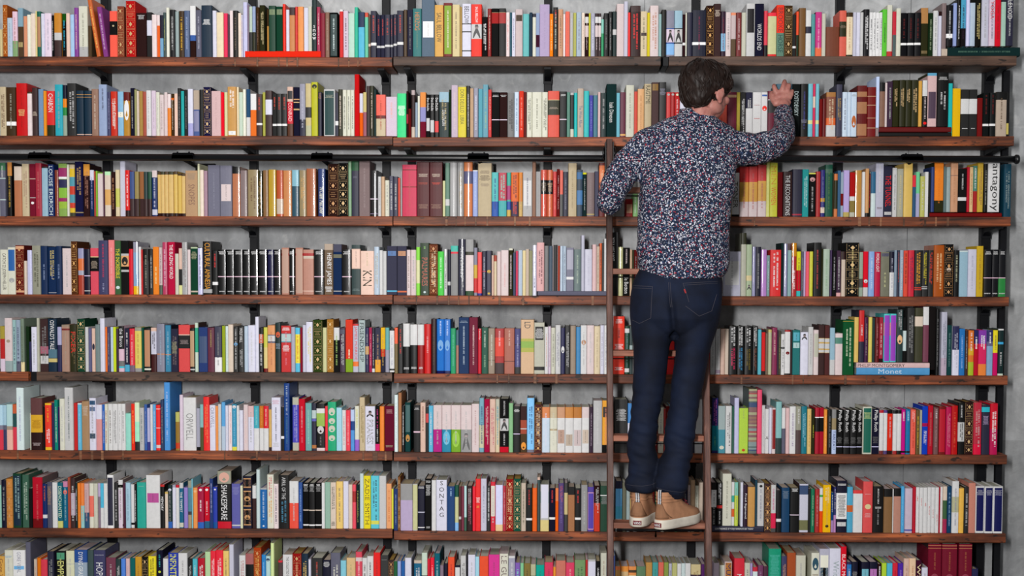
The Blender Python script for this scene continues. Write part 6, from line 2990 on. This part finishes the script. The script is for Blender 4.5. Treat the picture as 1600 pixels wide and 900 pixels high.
# --- shoes
def shoe(side, heel, yaw, roll=0):
    t = empty('shoe', heel); t.rotation_euler = (0, 0, 0)
    t.parent = man; t.matrix_parent_inverse = Matrix.Translation(ML).inverted()
    RZ = Matrix.Rotation(math.radians(yaw), 4, 'Z')
    L, Wd = .285, .054

    def outline(y0, y1, w, n=44, toe=1.0):
        out = []
        for k in range(n):
            a = 2 * math.pi * k / n
            s, c = math.sin(a), math.cos(a)
            y = (y0 + y1) / 2 - c * (y1 - y0) / 2
            f = (y - y0) / (y1 - y0)
            prof = .80 + .25 * math.exp(-((f - .70) / .25) ** 2) - .06 * math.exp(-((f - .4) / .15) ** 2)
            x = math.copysign(abs(s) ** .72, s) * w * prof
            x += side * -.006 * math.sin(f * math.pi) * (1 if f > .5 else .3)
            out.append((x, y))
        return out

    def stack(levels, name, mat, parent, close=True):
        bm = bmesh.new(); rings = []
        for z, y0, y1, w in levels:
            rings.append([bm.verts.new(RZ @ Vector((x, y, z))) for x, y in outline(y0, y1, w)])
        for a, b in zip(rings, rings[1:]):
            for k in range(len(a)):
                bm.faces.new((a[k], a[(k + 1) % len(a)], b[(k + 1) % len(a)], b[k]))
        bm.faces.new(rings[0]); bm.faces.new(rings[-1])
        bmesh.ops.recalc_face_normals(bm, faces=bm.faces)
        return bm_obj(name, bm, mat, parent, True)
    stack([(0.0005, 0.003, L - .004, Wd * 1.0), (.003, 0, L, Wd * 1.04), (.012, -.001, L + .001, Wd * 1.05), (.026, 0, L, Wd * 1.04), (.0345, .001, L - .001, Wd * 1.03), (.0365, .004, L - .004, Wd * .98)], 'sole', M_SOLE, t)
    up = stack([(.030, .003, L - .004, Wd * .98), (.040, .004, L - .006, Wd * .97), (.052, .004, L - .016, Wd * .93), (.062, .006, L - .045, Wd * .90), (.072, .009, L - .080, Wd * .86), (.084, .012, L - .112, Wd * .82), (.098, .014, L - .136, Wd * .79),
                (.112, .014, L - .150, Wd * .78), (.128, .012, L - .156, Wd * .79), (.140, .011, L - .158, Wd * .80), (.142, .016, L - .163, Wd * .72), (.128, .020, L - .168, Wd * .66)], 'upper', M_SUEDE, t)
    bv_ = BVHTree.FromPolygons([v.co.copy() for v in up.data.vertices], [tuple(p.vertices) for p in up.data.polygons])

    def surf_pt(x, z, off=.001, frm=Vector((0, -1, 0))):
        o_ = RZ @ Vector((x, -.2, z)); d = RZ.to_3x3() @ Vector((0, 1, 0))
        p, nr, _, _ = bv_.ray_cast(o_, d)
        return p - d * off if p else o_ + d * .2
    # heel panel, trapezoid
    bm = bmesh.new(); g = []
    for i in range(9):
        z = .040 + (.098 - .040) * i / 8
        hw_ = .034 - .022 * (i / 8)
        g.append([bm.verts.new(surf_pt(-hw_ + 2 * hw_ * k / 10, z, .0016)) for k in range(11)])
    for a, b in zip(g, g[1:]):
        for k in range(10): bm.faces.new((a[k], a[k + 1], b[k + 1], b[k]))
    bmesh.ops.solidify(bm, geom=bm.faces[:], thickness=.0014)
    hpn = bm_obj('heel_panel', bm, plain('tan_suede_panel', rgb(190, 142, 108), .85, .2, 0, 50, .08), t, True)
    # collar ridges
    for z in (.104, .116, .128):
        bm = bmesh.new()
        ol = outline(.0125, L - .150, Wd * .80)
        pts = [RZ @ Vector((x, y, z)) for x, y in ol] ; pts.append(pts[0])
        tube(bm, pts, .0022, 6, False)
        bm_obj('padding_ridge', bm, M_SUEDE, t, True)
    # striped pull tab at the heel
    for k, mt, nm in ((0, M_NAVY, 'pull_tab'), (-1, M_WHITE, 'tab_stripe'), (1, M_WHITE, 'tab_stripe')):
        bm = bmesh.new()
        hw_ = .0085 if k == 0 else .0026
        xo = k * .0042
        zs = [.096, .105, .115, .125, .135, .146, .152]
        g = []
        for i, z in enumerate(zs):
            p0 = surf_pt(0, min(z, .138), .0022 if k == 0 else .0034)
            for_ = Vector((0, 0, max(0, z - .138)))
            sway = side * .004 * (i / 6) ** 2
            g.append([bm.verts.new(p0 + for_ + RZ @ Vector((xo - hw_ + sway, 0, 0))), bm.verts.new(p0 + for_ + RZ @ Vector((xo + hw_ + sway, 0, 0)))])
        for a, b in zip(g, g[1:]): bm.faces.new((a[0], a[1], b[1], b[0]))
        bmesh.ops.solidify(bm, geom=bm.faces[:], thickness=.0012)
        bm_obj(nm, bm, mt, t)
    # red maker's patch on the heel of the sole
    bm = bmesh.new(); g = []
    for i in range(4):
        z = .0095 + .0165 * i / 3
        g.append([bm.verts.new(RZ @ Vector((-.0165 + .033 * k / 6, -.0022 + .0022 * ((k - 3) / 3) ** 2, z))) for k in range(7)])
    for a, b in zip(g, g[1:]):
        for k in range(6): bm.faces.new((a[k], a[k + 1], b[k + 1], b[k]))
    bmesh.ops.solidify(bm, geom=bm.faces[:], thickness=.0012)
    pt = bm_obj('heel_patch', bm, M_REDP, t)
    vs_, fs_, a0, a1, b0, b1 = glyphs('VANS')
    vv = [RZ @ Vector((-.0135 + .027 * (v[0] - a0) / (a1 - a0), -.0040 + .0022 * (((v[0] - a0) / (a1 - a0) - .5) * 1.6) ** 2, .0125 + .0105 * (v[1] - b0) / (b1 - b0))) for v in vs_]
    mesh_obj('patch_lettering', vv, fs_, M_WHITE, t)
    # laces over the tongue
    for i in range(5):
        z = .066 + .015 * i; y = L - .098 - .013 * i - (.01 if i > 2 else 0)
        bm = bmesh.new()
        pts = [RZ @ Vector((x, y + .01 + abs(x) * -.3, z + .006 - abs(x) * .35)) for x in (-.028, -.018, -.006, .006, .018, .028)]
        tube(bm, pts, .0023, 6)
        bm_obj('lace', bm, M_LACE, t, True)
    bm = bmesh.new()
    ball(bm, RZ @ Vector((0, .085, .155)), (.030, .042, .030))
    bm_obj('sock', bm, M_WHITE, t, True)
    return t


hl = at(995.5, 824, -.548); hl.z = ztread + .0003
hr = at(1027.5, 828, -.595); hr.z = ztread + .0003
s1 = shoe(-1, hl, -10); s2 = shoe(1, hr, -37)
# a small gilt bookmark hanging over the shelf edge under the tread
c = at(1024.5, 831, -.02)
bm = bmesh.new()
pr = [(-.0012, .004), (.0012, .004), (.0026, -.010), (.0048, -.019), (0, -.024), (-.0048, -.019), (-.0026, -.010)]
f = bm.faces.new([bm.verts.new((x, 0, z)) for x, z in pr])
bmesh.ops.solidify(bm, geom=[f], thickness=.0012)
o = bm_obj('bookmark', bm, plain('gilt_paper', rgb(196, 158, 92), .5), None, False, c)
tag(o, 'small golden bookmark tip hanging over the seventh shelf edge, below the shoes', 'bookmark')
tag(man, 'man seen from behind on the ladder, floral shirt and dark jeans, reaching for a book', 'person')
